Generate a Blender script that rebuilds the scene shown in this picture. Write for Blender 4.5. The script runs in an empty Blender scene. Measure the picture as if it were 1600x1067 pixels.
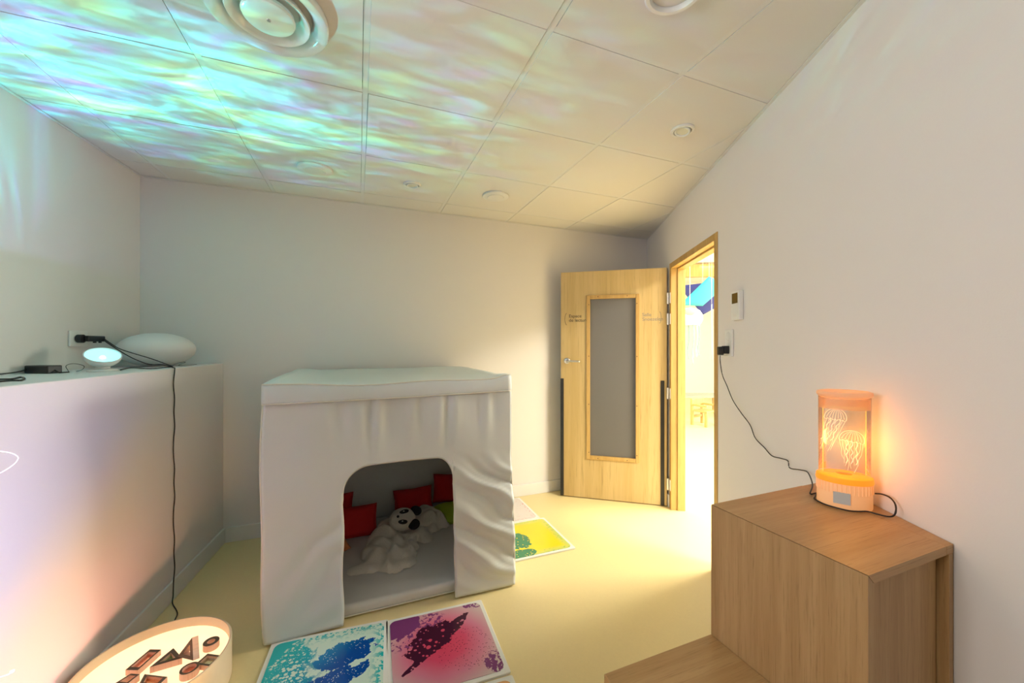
import bpy, math, random
from mathutils import Vector, Matrix, noise as mn
random.seed(7)
S = bpy.context.scene
COL = S.collection

# ------------------------------------------------------------------ camera
HC = 1.385                 # eye height
F, CY, YAW = 604.0, 538.0, 0.3777
cam_d = bpy.data.cameras.new('camera')
cam = bpy.data.objects.new('camera', cam_d)
COL.objects.link(cam)
cam.location = (0, 0, HC)
cam.rotation_euler = (math.pi / 2, 0, -YAW)
cam_d.sensor_width = 36.0
cam_d.lens = 36.0 * F / 1600.0
cam_d.shift_y = (CY - 533.5) / 1600.0
cam_d.clip_start = 0.02
S.camera = cam

# ------------------------------------------------------------------ world, exposure
W = bpy.data.worlds.new('world')
S.world = W
W.use_nodes = True
W.node_tree.nodes['Background'].inputs[0].default_value = (0.75, 0.85, 1.0, 1)
W.node_tree.nodes['Background'].inputs[1].default_value = 0.35
S.view_settings.view_transform = 'Standard'
S.view_settings.look = 'None'
S.view_settings.gamma = 1.0
S.view_settings.use_curve_mapping = False
S.view_settings.exposure = 1.0

# wall frame of the doorway wall: T runs along it towards the back, N points out of the room
TX, TY = 0.4613, 0.8872
NX, NY = TY, -TX
DO = (2.235, 2.131)        # middle of the doorway on the wall plane


def wp(t, n, z=0.0):
    return Vector((DO[0] + TX * t + NX * n, DO[1] + TY * t + NY * n, z))


def area(name, loc, aim, sx, sy, power, col):
    d = bpy.data.lights.new(name, 'AREA')
    d.shape = 'RECTANGLE'
    d.size, d.size_y = sx, sy
    d.energy = power
    d.color = col
    o = bpy.data.objects.new(name, d)
    COL.objects.link(o)
    o.location = loc
    o.rotation_euler = (Vector(aim) - Vector(loc)).to_track_quat('-Z', 'Y').to_euler()
    return o


# daylight at the playroom window, the playroom's ceiling panels, and fill light added at an unseen side window
area('playroom_window_daylight', wp(3.3, 5.35, 1.6), wp(0.3, 0.0, 0.9), 1.7, 1.5, 230, (1.0, 0.95, 0.80))
for tt, pw in ((-1.6, 130), (0.5, 120), (5.6, 12)):
    area('playroom_ceiling_panel_light', wp(tt, 2.2, 2.92), wp(tt, 2.2, 0), 1.1, 1.1, pw, (1.0, 0.94, 0.79))
area('added_side_fill', (-1.82, 0.42, 1.87), (1.2, 0.55, 1.35), 0.95, 0.75, 22, (1.0, 0.90, 0.84))

# ------------------------------------------------------------------ pixel helpers (distance always from a real surface)
CS, SN = math.cos(YAW), math.sin(YAW)


def ray(px, py):
    a = (px - 800) / F
    return Vector((a * CS + SN, -a * SN + CS, (CY - py) / F))


def onz(px, py, z):
    d = ray(px, py)
    return Vector((0, 0, HC)) + d * ((z - HC) / d.z)


def onpl(px, py, p0, p1, off=0.0):
    d = ray(px, py)
    n = Vector((p1[1] - p0[1], -(p1[0] - p0[0]), 0)).normalized()
    if n.x * p0[0] + n.y * p0[1] < 0:
        n = -n
    t = (n.x * p0[0] + n.y * p0[1] - off) / (n.x * d.x + n.y * d.y)
    return Vector((0, 0, HC)) + d * t


# ------------------------------------------------------------------ object helpers
def wm(o):
    if o.parent is None:
        return o.matrix_basis.copy()
    return wm(o.parent) @ o.matrix_parent_inverse @ o.matrix_basis


def setpar(o, p):
    if p is not None:
        o.parent = p
        o.matrix_parent_inverse = wm(p).inverted()


def tag(o, label=None, cat=None, group=None, kind=None):
    if label: o['label'] = label
    if cat: o['category'] = cat
    if group: o['group'] = group
    if kind: o['kind'] = kind
    return o


def empty(name, loc, rz=0.0, parent=None):
    o = bpy.data.objects.new(name, None)
    COL.objects.link(o)
    o.empty_display_size = 0.05
    o.location = loc
    o.rotation_euler = (0, 0, rz)
    setpar(o, parent)
    return o


def thing(name, loc, label, cat, group=None, rz=0.0):
    return tag(empty(name, loc, rz), label, cat, group)


def mesh(name, verts, faces, mat, parent=None, smooth=False, bevel=0.0, M=None, recenter=True, seg=2):
    """World-space verts (or local ones with M) -> one mesh object."""
    vs = [Vector(v) for v in verts]
    c = Vector((0, 0, 0))
    if recenter:
        lo = Vector((min(v.x for v in vs), min(v.y for v in vs), min(v.z for v in vs)))
        hi = Vector((max(v.x for v in vs), max(v.y for v in vs), max(v.z for v in vs)))
        c = (lo + hi) / 2
    me = bpy.data.meshes.new(name)
    me.from_pydata([tuple(v - c) for v in vs], [], faces)
    me.validate()
    me.update()
    if smooth:
        me.polygons.foreach_set('use_smooth', [True] * len(me.polygons))
    if mat: me.materials.append(mat)
    o = bpy.data.objects.new(name, me)
    COL.objects.link(o)
    o.matrix_basis = (M if M else Matrix.Identity(4)) @ Matrix.Translation(c)
    if bevel:
        b = o.modifiers.new('bevel', 'BEVEL')
        b.width = bevel
        b.segments = seg
        b.limit_method = 'ANGLE'
    setpar(o, parent)
    return o


BF = [(0, 3, 2, 1), (4, 5, 6, 7), (0, 1, 5, 4), (1, 2, 6, 5), (2, 3, 7, 6), (3, 0, 4, 7)]


def boxv(x0, x1, y0, y1, z0, z1):
    return [(x0, y0, z0), (x1, y0, z0), (x1, y1, z0), (x0, y1, z0), (x0, y0, z1), (x1, y0, z1), (x1, y1, z1), (x0, y1, z1)]


def box(name, x0, x1, y0, y1, z0, z1, mat, parent=None, bevel=0.002, M=None):
    return mesh(name, boxv(x0, x1, y0, y1, z0, z1), BF, mat, parent, bevel=bevel, M=M)


def boxes(name, L, mat, parent=None, bevel=0.0, M=None):
    v, f = [], []
    for b in L:
        k = len(v)
        v += boxv(*b)
        f += [tuple(i + k for i in q) for q in BF]
    return mesh(name, v, f, mat, parent, bevel=bevel, M=M)


def prism(name, poly, z0, z1, mat, parent=None, bevel=0.0, M=None):
    n = len(poly)
    v = [(p[0], p[1], z0) for p in poly] + [(p[0], p[1], z1) for p in poly]
    f = [tuple(range(n - 1, -1, -1)), tuple(range(n, 2 * n))] + [(i, (i + 1) % n, n + (i + 1) % n, n + i) for i in range(n)]
    return mesh(name, v, f, mat, parent, bevel=bevel, M=M)


def lathe(name, prof, mat, parent=None, M=None, seg=48, sx=1.0, sy=1.0, smooth=True, close=False):
    v, f = [], []
    n = len(prof)
    for k in range(seg):
        a = 2 * math.pi * k / seg
        for r, z in prof:
            v.append((r * math.cos(a) * sx, r * math.sin(a) * sy, z))
    for k in range(seg):
        k2 = (k + 1) % seg
        for i in range(n - 1 + (1 if close else 0)):
            j = (i + 1) % n
            f.append((k * n + i, k2 * n + i, k2 * n + j, k * n + j))
    o = mesh(name, v, f, mat, parent, smooth=smooth, M=M, recenter=False)
    me = o.data
    import bmesh
    bm = bmesh.new()
    bm.from_mesh(me)
    bmesh.ops.remove_doubles(bm, verts=bm.verts, dist=1e-6)
    bmesh.ops.recalc_face_normals(bm, faces=bm.faces)
    bm.to_mesh(me)
    bm.free()
    if smooth:
        me.polygons.foreach_set('use_smooth', [True] * len(me.polygons))
        try:
            me.set_sharp_from_angle(angle=math.radians(38))
        except Exception:
            pass
    return o


def catmull(P, n=8):
    P = [Vector(p) for p in P]
    Q = [P[0] * 2 - P[1]] + P + [P[-1] * 2 - P[-2]]
    out = []
    for i in range(1, len(Q) - 2):
        for k in range(n):
            t = k / n
            a, b, c, d = Q[i - 1], Q[i], Q[i + 1], Q[i + 2]
            out.append(0.5 * (2 * b + (c - a) * t + (2 * a - 5 * b + 4 * c - d) * t * t + (3 * b - a - 3 * c + d) * t ** 3))
    out.append(P[-1])
    return out


def tube(name, pts, r, mat, parent=None, n=6, sides=6, smooth=True):
    C = catmull(pts, n) if n > 1 else [Vector(p) for p in pts]
    v, f = [], []
    up = Vector((0.13, 0.29, 0.95))
    for i, c in enumerate(C):
        t = (C[min(i + 1, len(C) - 1)] - C[max(i - 1, 0)])
        t = t.normalized() if t.length > 1e-9 else Vector((0, 0, 1))
        a = t.cross(up)
        if a.length < 0.05: a = t.cross(Vector((1, 0, 0)))
        a.normalize()
        b = t.cross(a)
        rr = r(i / (len(C) - 1)) if callable(r) else r
        for k in range(sides):
            th = 2 * math.pi * k / sides
            v.append(c + (a * math.cos(th) + b * math.sin(th)) * rr)
    for i in range(len(C) - 1):
        for k in range(sides):
            k2 = (k + 1) % sides
            f.append((i * sides + k, i * sides + k2, (i + 1) * sides + k2, (i + 1) * sides + k))
    f.append(tuple(range(sides - 1, -1, -1)))
    L = (len(C) - 1) * sides
    f.append(tuple(range(L, L + sides)))
    return mesh(name, v, f, mat, parent, smooth=smooth)


# ------------------------------------------------------------------ materials
class NT:
    def __init__(s, name):
        s.m = bpy.data.materials.new(name)
        s.m.use_nodes = True
        s.t = s.m.node_tree
        s.b = s.t.nodes['Principled BSDF']
        s._tc = None

    def n(s, kind, **kw):
        nd = s.t.nodes.new(kind)
        for k, v in kw.items(): setattr(nd, k, v)
        return nd

    def ln(s, a, b): s.t.links.new(a, b)

    def co(s, out='Object'):
        if s._tc is None: s._tc = s.n('ShaderNodeTexCoord')
        return s._tc.outputs[out]

    def put(s, sock, v):
        if isinstance(v, bpy.types.NodeSocket): s.ln(v, sock)
        elif v is not None: sock.default_value = v

    def math(s, op, a, b=None, c=None, clamp=False):
        nd = s.n('ShaderNodeMath', operation=op)
        nd.use_clamp = clamp
        s.put(nd.inputs[0], a)
        if b is not None: s.put(nd.inputs[1], b)
        if c is not None: s.put(nd.inputs[2], c)
        return nd.outputs[0]

    def mapping(s, v, scale=(1, 1, 1), rot=(0, 0, 0), loc=(0, 0, 0)):
        nd = s.n('ShaderNodeMapping')
        s.ln(v, nd.inputs[0])
        nd.inputs['Scale'].default_value = scale
        nd.inputs['Rotation'].default_value = rot
        nd.inputs['Location'].default_value = loc
        return nd.outputs[0]

    def noise(s, v, scale, detail=3, rough=0.55, dist=0.0, out=0):
        nd = s.n('ShaderNodeTexNoise')
        s.ln(v, nd.inputs['Vector'])
        nd.inputs['Scale'].default_value = scale
        nd.inputs['Detail'].default_value = detail
        nd.inputs['Roughness'].default_value = rough
        nd.inputs['Distortion'].default_value = dist
        return nd.outputs[out]

    def vor(s, v, scale, feature='F1', rnd=1.0):
        nd = s.n('ShaderNodeTexVoronoi', feature=feature)
        s.ln(v, nd.inputs['Vector'])
        nd.inputs['Scale'].default_value = scale
        nd.inputs['Randomness'].default_value = rnd
        return nd.outputs['Distance']

    def ramp(s, fac, stops, interp='LINEAR'):
        nd = s.n('ShaderNodeValToRGB')
        s.ln(fac, nd.inputs[0])
        cr = nd.color_ramp
        cr.interpolation = interp
        while len(cr.elements) < len(stops): cr.elements.new(0.5)
        for e, (p, c) in zip(cr.elements, stops):
            e.position = p
            e.color = (*c, 1) if len(c) == 3 else c
        return nd.outputs[0]

    def step(s, v, lo, hi):
        nd = s.n('ShaderNodeMapRange')
        nd.interpolation_type = 'SMOOTHSTEP'
        s.put(nd.inputs['Value'], v)
        nd.inputs['From Min'].default_value = lo
        nd.inputs['From Max'].default_value = hi
        return nd.outputs[0]

    def mix(s, fac, a, b, mode='MIX'):
        nd = s.n('ShaderNodeMix', data_type='RGBA', blend_type=mode)
        s.put(nd.inputs[0], fac)
        for i, v in ((6, a), (7, b)):
            s.put(nd.inputs[i], (*v, 1) if isinstance(v, tuple) and len(v) == 3 else v)
        return nd.outputs[2]

    def sep(s, v):
        nd = s.n('ShaderNodeSeparateXYZ')
        s.ln(v, nd.inputs[0])
        return nd.outputs

    def bump(s, h, strength, dist=0.01):
        nd = s.n('ShaderNodeBump')
        nd.inputs['Strength'].default_value = strength
        nd.inputs['Distance'].default_value = dist
        s.ln(h, nd.inputs['Height'])
        s.ln(nd.outputs[0], s.b.inputs['Normal'])

    def set(s, **kw):
        for k, v in kw.items():
            s.put(s.b.inputs[k.replace('_', ' ')], v)


def plain(name, col, rough=0.6, metal=0.0, bump=0.0, bscale=60, vary=0.0, spec=0.5, emit=None, es=0.0, trans=0.0, sheen=0.0):
    t = NT(name)
    t.set(Roughness=rough, Metallic=metal)
    t.b.inputs['Specular IOR Level'].default_value = spec
    nz = t.noise(t.co(), bscale, 4)
    lo = tuple(c * (1 - vary) for c in col)
    hi = tuple(min(1, c * (1 + vary)) for c in col)
    t.ln(t.mix(nz, lo, hi), t.b.inputs['Base Color'])
    if bump: t.bump(nz, bump, 0.004)
    if emit:
        t.b.inputs['Emission Color'].default_value = (*emit, 1)
        t.b.inputs['Emission Strength'].default_value = es
    if sheen:
        t.b.inputs['Sheen Weight'].default_value = sheen
    return t.m


def wood(name, c1, c2, axis=2, rough=0.45, gscale=1.0, dark=None):
    t = NT(name)
    sc = [26 * gscale] * 3
    sc[axis] = 0.9 * gscale
    v = t.mapping(t.co(), scale=tuple(sc))
    n1 = t.noise(v, 1.0, 5, 0.6, 0.4)
    sc2 = [7 * gscale] * 3
    sc2[axis] = 0.25 * gscale
    n2 = t.noise(t.mapping(t.co(), scale=tuple(sc2)), 1.0, 2, 0.5, 0.3)
    sc3 = [150 * gscale] * 3
    sc3[axis] = 5 * gscale
    n3 = t.noise(t.mapping(t.co(), scale=tuple(sc3)), 1.0, 3, 0.7)
    f = t.math('ADD', t.math('MULTIPLY', n1, 0.55), t.math('MULTIPLY', n2, 0.45))
    col = t.ramp(f, [(0.36, c1), (0.62, c2)])
    col = t.mix(t.step(n3, 0.52, 0.75), col, tuple(x * 0.80 for x in (dark or c1)))
    t.ln(col, t.b.inputs['Base Color'])
    t.set(Roughness=rough)
    t.bump(n3, 0.12, 0.002)
    return t.m


M_WALL = plain('painted_wall', (0.80, 0.765, 0.75), 0.75, bump=0.05, bscale=220, vary=0.012, spec=0.25)
M_PWALL = plain('playroom_wall', (0.84, 0.83, 0.80), 0.8, vary=0.01)
M_TRIM = plain('baseboard_paint', (0.80, 0.79, 0.78), 0.4, vary=0.01)
M_TILE = plain('ceiling_tile', (0.81, 0.785, 0.75), 0.85, bump=0.06, bscale=400, vary=0.02, spec=0.2)
M_BAR = plain('ceiling_bar', (0.80, 0.79, 0.77), 0.5, vary=0.01)
M_DARK = plain('dark_void', (0.03, 0.03, 0.03), 0.9)
M_FLOOR = plain('pale_linoleum', (0.82, 0.675, 0.35), 0.38, bump=0.02, bscale=90, vary=0.04, spec=0.45)
M_OAK = wood('bench_oak', (0.36, 0.205, 0.082), (0.48, 0.30, 0.138), 2, gscale=1.7)
M_OAKX = wood('bench_oak_top', (0.40, 0.225, 0.088), (0.50, 0.305, 0.138), 0, gscale=1.7)
M_DOOR = wood('door_oak', (0.53, 0.37, 0.145), (0.66, 0.49, 0.235), 2, gscale=0.6)
M_FRAME = wood('frame_oak', (0.50, 0.30, 0.09), (0.62, 0.41, 0.15), 2)
M_BLACK = plain('black_plastic', (0.012, 0.013, 0.017), 0.4)
M_CORD = plain('black_cord', (0.015, 0.013, 0.013), 0.5)
M_WPLAST = plain('white_plastic', (0.82, 0.82, 0.81), 0.35)
M_METAL = plain('brushed_steel', (0.62, 0.62, 0.64), 0.3, 1.0)
M_HINGE = plain('bright_hinge_steel', (0.85, 0.85, 0.86), 0.35, 0.6)
M_FABRIC = plain('white_tent_fabric', (0.75, 0.785, 0.775), 0.5, bump=0.05, bscale=300, vary=0.02, spec=0.4)
M_MATTRESS = plain('white_mattress_vinyl', (0.74, 0.73, 0.70), 0.42, bump=0.05, bscale=40, vary=0.02)
M_RED = plain('red_cushion_cloth', (0.62, 0.012, 0.016), 0.8, bump=0.2, bscale=250, vary=0.08)
M_GREEN = plain('green_cushion_cloth', (0.42, 0.60, 0.04), 0.8, bump=0.2, bscale=250, vary=0.08)
M_ORANGEC = plain('orange_cushion_cloth', (0.75, 0.28, 0.10), 0.8, bump=0.2, bscale=250, vary=0.08)
M_CREAM = plain('cream_lacquered_wood', (0.78, 0.62, 0.42), 0.45, vary=0.03)


def emis(name, col, strength, base=None):
    return plain(name, base or col, 0.5, emit=col, es=strength)


def clear(name, tint=(1, 1, 1), glossy=0.5, rough=0.02, haze=0.0, hazecol=(1, 1, 1)):
    t = NT(name)
    t.t.nodes.remove(t.b)
    out = [n for n in t.t.nodes if n.type == 'OUTPUT_MATERIAL'][0]
    tr = t.n('ShaderNodeBsdfTransparent')
    nz = t.noise(t.co(), 8, 2)
    t.ln(t.mix(nz, tuple(x * 0.98 for x in tint), tint), tr.inputs[0])
    gl = t.n('ShaderNodeBsdfGlossy')
    gl.inputs['Roughness'].default_value = rough
    fr = t.n('ShaderNodeFresnel')
    fr.inputs['IOR'].default_value = 1.45
    mx = t.n('ShaderNodeMixShader')
    t.ln(t.math('MULTIPLY', fr.outputs[0], glossy * 2, clamp=True), mx.inputs[0])
    t.ln(tr.outputs[0], mx.inputs[1])
    t.ln(gl.outputs[0], mx.inputs[2])
    res = mx.outputs[0]
    if haze:
        df = t.n('ShaderNodeBsdfTranslucent')
        df.inputs[0].default_value = (*hazecol, 1)
        d2 = t.n('ShaderNodeBsdfDiffuse')
        d2.inputs[0].default_value = (*hazecol, 1)
        ad = t.n('ShaderNodeMixShader')
        ad.inputs[0].default_value = 0.5
        t.ln(df.outputs[0], ad.inputs[1])
        t.ln(d2.outputs[0], ad.inputs[2])
        m2 = t.n('ShaderNodeMixShader')
        m2.inputs[0].default_value = haze
        t.ln(res, m2.inputs[1])
        t.ln(ad.outputs[0], m2.inputs[2])
        res = m2.outputs[0]
    t.ln(res, out.inputs[0])
    return t.m


M_GLASS = clear('door_glass', (0.80, 0.83, 0.83), 0.7, 0.02, 0.42, (0.62, 0.60, 0.62))
M_WINGLASS = clear('window_glass', (0.95, 0.97, 0.97), 0.5)

# ================================================================== THE ROOM
CE = 2.4886
YB, YR = 3.253, -1.45
def rx(y): return 2.819 - 0.52 * (3.253 - y)          # doorway wall
def lx(y): return -1.331 - 0.1005 * (3.253 - y)       # upper left wall
def wx(y): return -0.878 - 0.1050 * (3.253 - y)       # half-height wall
ROOM = [(lx(YB), YB), (lx(YR), YR), (rx(YR), YR), (rx(YB), YB)]
R0, R1 = (rx(YB), YB), (rx(YR), YR)
L0, L1 = (lx(YB), YB), (lx(YR), YR)
W0, W1 = (wx(YB), YB), (wx(YR), YR)


def struct(o): return tag(o, kind='structure')


# floor runs through the doorway into the playroom
struct(prism('floor', [(-2.4, YB + 0.12), (-2.4, YR - 0.3), (0.2, YR - 0.3), tuple(wp(-4.2, 0.0)[:2]), tuple(wp(-4.2, 5.3)[:2]), tuple(wp(8.0, 5.3)[:2]), tuple(wp(8.0, 0.0)[:2]), (rx(YB) + 0.05, YB + 0.12)], -0.08, 0.0, M_FLOOR))
struct(box('wall_back', lx(YB) - 0.12, rx(YB) + 0.02, YB, YB + 0.10, 0, CE + 0.2, M_WALL, bevel=0))
d = Vector((L1[0] - L0[0], L1[1] - L0[1])).normalized()
nl = Vector((d.y, -d.x))
if nl.x > 0: nl = -nl
WY0, WY1, WZ0, WZ1 = -0.08, 0.92, 1.42, 2.32        # unseen side window, added to let fill light in
for k_, (ya, yb, za, zb_) in enumerate(((YB, WY1, 0, CE + 0.2), (WY0, YR, 0, CE + 0.2), (WY1, WY0, 0, WZ0), (WY1, WY0, WZ1, CE + 0.2))):
    struct(prism('wall_left', [(lx(ya), ya), (lx(yb), yb), (lx(yb) + nl.x * 0.1, yb + nl.y * 0.1), (lx(ya) + nl.x * 0.1, ya + nl.y * 0.1)], za, zb_, M_WALL))
LEDGE = 1.253
struct(prism('wall_low', [(wx(YB), YB), (lx(YB) + 0.001, YB), (lx(YR) + 0.001, YR), (wx(YR), YR)], 0, LEDGE, M_WALL, bevel=0.004))

# doorway wall in its own frame (x along T from the doorway middle, y along N)
MR = Matrix.Translation((DO[0], DO[1], 0)) @ Matrix.Rotation(math.atan2(TY, TX), 4, 'Z') @ Matrix.Scale(-1, 4, (0, 1, 0))
# local x = t, local y = n (mirrored so that +y leaves the room)
tB = ((rx(YB) - DO[0]) * TX + (YB - DO[1]) * TY)
tR = ((rx(YR) - DO[0]) * TX + (YR - DO[1]) * TY)
OW = 0.474                 # half width of the frame, outer
HT = 2.067
v, f = [], []


def mirrored(L):
    v, f = [], []
    for b in L:
        k = len(v)
        x0, x1, y0, y1, z0, z1 = b
        for (x, y, z) in boxv(x0, x1, y0, y1, z0, z1):
            v.append(wp(x, y, z))
        f += [tuple(i + k for i in reversed(q)) for q in BF]
    return v, f


def tbox(name, L, mat, parent=None, bevel=0.0):
    """Boxes in doorway-wall coordinates (t, n, z); local axes follow the wall."""
    Mx = Matrix.Translation(wp(0, 0, 0)) @ Matrix.Rotation(math.atan2(TY, TX), 4, 'Z')
    L2 = [(a, b, -n1, -n0, z0, z1) for (a, b, n0, n1, z0, z1) in L]
    return boxes(name, L2, mat, parent, bevel, Mx)


tbox('wall_right', [(tR - 0.1, -OW, 0, 0.10, 0, CE + 0.2), (OW, 9.0, 0, 0.10, 0, CE + 0.2), (-OW, OW, 0, 0.10, HT, CE + 0.2)], M_WALL)
struct(bpy.data.objects['wall_right'])
# rear wall (behind the photographer)
box('wall_rear', lx(YR) - 0.1, rx(YR) + 0.1, YR - 0.1, YR, 0, CE + 0.2, M_WALL, bevel=0)
struct(bpy.data.objects['wall_rear'])
MWn = Matrix.Translation((lx(WY0) + nl.x * 0.07, WY0 + nl.y * 0.07, 0)) @ Matrix.Rotation(math.atan2(-d.y, -d.x), 4, 'Z')
WL = (WY1 - WY0) / abs(d.y)
w1 = struct(boxes('added_window_1', [(0, 0.04, -0.03, 0.03, WZ0, WZ1), (WL - 0.04, WL, -0.03, 0.03, WZ0, WZ1), (0.04, WL - 0.04, -0.03, 0.03, WZ0, WZ0 + 0.04), (0.04, WL - 0.04, -0.03, 0.03, WZ1 - 0.04, WZ1)], M_TRIM, M=MWn))  # invented frame round the opening for the side fill
box('window_pane', 0.04, WL - 0.04, -0.003, 0.003, WZ0 + 0.04, WZ1 - 0.04, M_WINGLASS, w1, 0, MWn)

# baseboards
BH = 0.105
struct(box('baseboard_back', wx(YB) + 0.013, rx(YB) - 0.02, YB - 0.013, YB - 0.0005, 0, BH, M_TRIM, bevel=0.003))
dl = Vector((W1[0] - W0[0], W1[1] - W0[1])).normalized()
pl_ = Vector((-dl.y, dl.x))
if pl_.x < 0: pl_ = -pl_
struct(prism('baseboard_left', [(W0[0] + pl_.x * 0.0005, W0[1]), (W1[0] + pl_.x * 0.0005, W1[1]), (W1[0] + pl_.x * 0.013, W1[1] + pl_.y * 0.013), (W0[0] + pl_.x * 0.013, W0[1] + pl_.y * 0.013 - 0.002)], 0, BH, M_TRIM, bevel=0.003))
tbox('baseboard_right', [(OW + 0.01, tB - 0.03, -0.013, -0.0005, 0, BH)], M_TRIM, bevel=0.003)
struct(bpy.data.objects['baseboard_right'])
tbox('baseboard_right', [(-0.93, -OW - 0.01, -0.013, -0.0005, 0, BH)], M_TRIM, bevel=0.003)
struct(bpy.data.objects['baseboard_right.001'])


# ---- suspended ceiling: every tile a piece, bars between them
def clip(poly, inset):
    """Clip a polygon to the room outline moved inwards."""
    out = poly
    n = len(ROOM)
    for i in range(n):
        a, b = Vector(ROOM[i]), Vector(ROOM[(i + 1) % n])
        e = (b - a).normalized()
        nn = Vector((-e.y, e.x))
        src, out = out, []
        for k in range(len(src)):
            p, q = Vector(src[k]), Vector(src[(k + 1) % len(src)])
            dp, dq = (p - a).dot(nn) - inset, (q - a).dot(nn) - inset
            if dp >= 0: out.append(tuple(p))
            if (dp >= 0) != (dq >= 0):
                out.append(tuple(p + (q - p) * (dp / (dp - dq))))
        if len(out) < 3: return []
    return out


ceil = struct(prism('ceiling', ROOM, CE + 0.14, CE + 0.2, M_DARK))
GX, GY, TS = -1.173, 1.2053, 0.6
for i in range(-2, 8):
    for j in range(-6, 5):
        x0, y0 = GX + TS * i, GY + TS * j
        ox, oy = random.uniform(-0.0010, 0.0010), random.uniform(-0.0012, 0.0012)
        g = 0.0125
        p = clip([(x0 + g + ox, y0 + g + oy), (x0 + TS - g + ox, y0 + g + oy), (x0 + TS - g + ox, y0 + TS - g + oy), (x0 + g + ox, y0 + TS - g + oy)], 0.004)
        if len(p) >= 3:
            xs = [q[0] for q in p]; ys = [q[1] for q in p]
            if (max(xs) - min(xs)) * (max(ys) - min(ys)) > 0.002:
                dz = random.uniform(-0.0005, 0.0010)
                prism('ceiling_tile', p, CE + dz, CE + 0.016 + dz, M_TILE, ceil, bevel=0.0)
for i in range(-2, 9):
    x0 = GX + TS * i
    p = clip([(x0 - 0.0112, -3), (x0 + 0.0112, -3), (x0 + 0.0112, 5), (x0 - 0.0112, 5)], 0.004)
    if len(p) >= 3: prism('grid_bar', p, CE + 0.0020, CE + 0.030, M_BAR, ceil)
for j in range(-6, 6):
    y0 = GY + TS * j
    for i in range(-2, 8):
        x0 = GX + TS * i
        p = clip([(x0 + 0.0118, y0 - 0.0112), (x0 + TS - 0.0118, y0 - 0.0112), (x0 + TS - 0.0118, y0 + 0.0112), (x0 + 0.0118, y0 + 0.0112)], 0.004)
        if len(p) >= 3: prism('grid_bar', p, CE + 0.0020, CE + 0.030, M_BAR, ceil)
# wall angle round the ceiling
for k, (a, b) in enumerate(zip(ROOM, ROOM[1:] + ROOM[:1])):
    a, b = Vector(a), Vector(b)
    e = (b - a).normalized()
    nn = Vector((-e.y, e.x))
    s0, s1 = a + e * 0.02, b - e * 0.02
    prism('wall_angle', [tuple(s0 + nn * 0.0005), tuple(s1 + nn * 0.0005), tuple(s1 + nn * 0.016), tuple(s0 + nn * 0.016)], CE - 0.0045, CE - 0.0015, M_BAR, ceil)

# ================================================================== DOOR
door = struct(empty('door_1', wp(0, 0, 0)))
frame = tbox('door_frame', [(-OW, -OW + 0.045, -0.006, 0.106, 0, HT), (OW - 0.045, OW, -0.006, 0.106, 0, HT), (-OW + 0.045, OW - 0.045, -0.006, 0.106, HT - 0.045, HT),
                            (-OW + 0.045, -OW + 0.057, 0.045, 0.106, 0, HT - 0.045), (OW - 0.057, OW - 0.045, 0.045, 0.106, 0, HT - 0.045), (-OW + 0.057, OW - 0.057, 0.045, 0.106, HT - 0.057, HT - 0.045)], M_FRAME, door, bevel=0.002)
hg = Vector((2.446, 2.580, 0))
fe = Vector((1.7185, 3.1185, 0))
ld = (fe - hg).normalized()
LL = (fe - hg).length
ang = math.atan2(ld.y, ld.x)
# leaf frame: local x from the free edge to the hinge, y away from the camera side
ML = Matrix.Translation(fe) @ Matrix.Rotation(ang + math.pi, 4, 'Z')
THK = 0.040
ZB, ZT = 0.008, 2.040
PX0, PX1, PZ0, PZ1 = 0.247, 0.665, 0.375, 1.805      # opening of the vision panel
leaf = boxes('door_leaf', [(0, PX0, 0, THK, ZB, ZT), (PX1, LL, 0, THK, ZB, ZT), (PX0, PX1, 0, THK, ZB, PZ0), (PX0, PX1, 0, THK, PZ1, ZT)], M_DOOR, door, 0.0, ML)
bw = 0.030
for nm, b in (('bead', (PX0 - 0.018, PX0 + 0.014, -0.010, 0.016, PZ0 - 0.018, PZ1 + 0.018)), ('bead', (PX1 - 0.014, PX1 + 0.018, -0.010, 0.016, PZ0 - 0.018, PZ1 + 0.018)),
              ('bead', (PX0 + 0.014, PX1 - 0.014, -0.010, 0.016, PZ0 - 0.018, PZ0 + 0.014)), ('bead', (PX0 + 0.014, PX1 - 0.014, -0.010, 0.016, PZ1 - 0.014, PZ1 + 0.018)),
              ('bead', (PX0 - 0.018, PX0 + 0.014, THK - 0.012, THK + 0.010, PZ0 - 0.018, PZ1 + 0.018)), ('bead', (PX1 - 0.014, PX1 + 0.018, THK - 0.012, THK + 0.010, PZ0 - 0.018, PZ1 + 0.018)),
              ('bead', (PX0 + 0.014, PX1 - 0.014, THK - 0.012, THK + 0.010, PZ0 - 0.018, PZ0 + 0.014)), ('bead', (PX0 + 0.014, PX1 - 0.014, THK - 0.012, THK + 0.010, PZ1 - 0.014, PZ1 + 0.018))):
    box(nm, *b, M_FRAME, leaf, 0.003, ML)
for (sx, sz) in [(PX0 + 0.004, z) for z in (0.42, 0.85, 1.28, 1.74)] + [(PX1 - 0.004, z) for z in (0.42, 0.85, 1.28, 1.74)] + [(x, PZ0 - 0.004) for x in (0.33, 0.58)] + [(x, PZ1 + 0.004) for x in (0.33, 0.58)]:
    lathe('screw', [(0, 0), (0.004, 0), (0.004, 0.002), (0, 0.003)], M_BLACK, leaf, ML @ Matrix.Translation((sx, -0.0095, sz)) @ Matrix.Rotation(math.pi / 2, 4, 'X'), 10)
box('glass_pane', PX0 + 0.002, PX1 - 0.002, 0.018, 0.024, PZ0 + 0.002, PZ1 - 0.002, M_GLASS, door, 0, ML)
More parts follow.
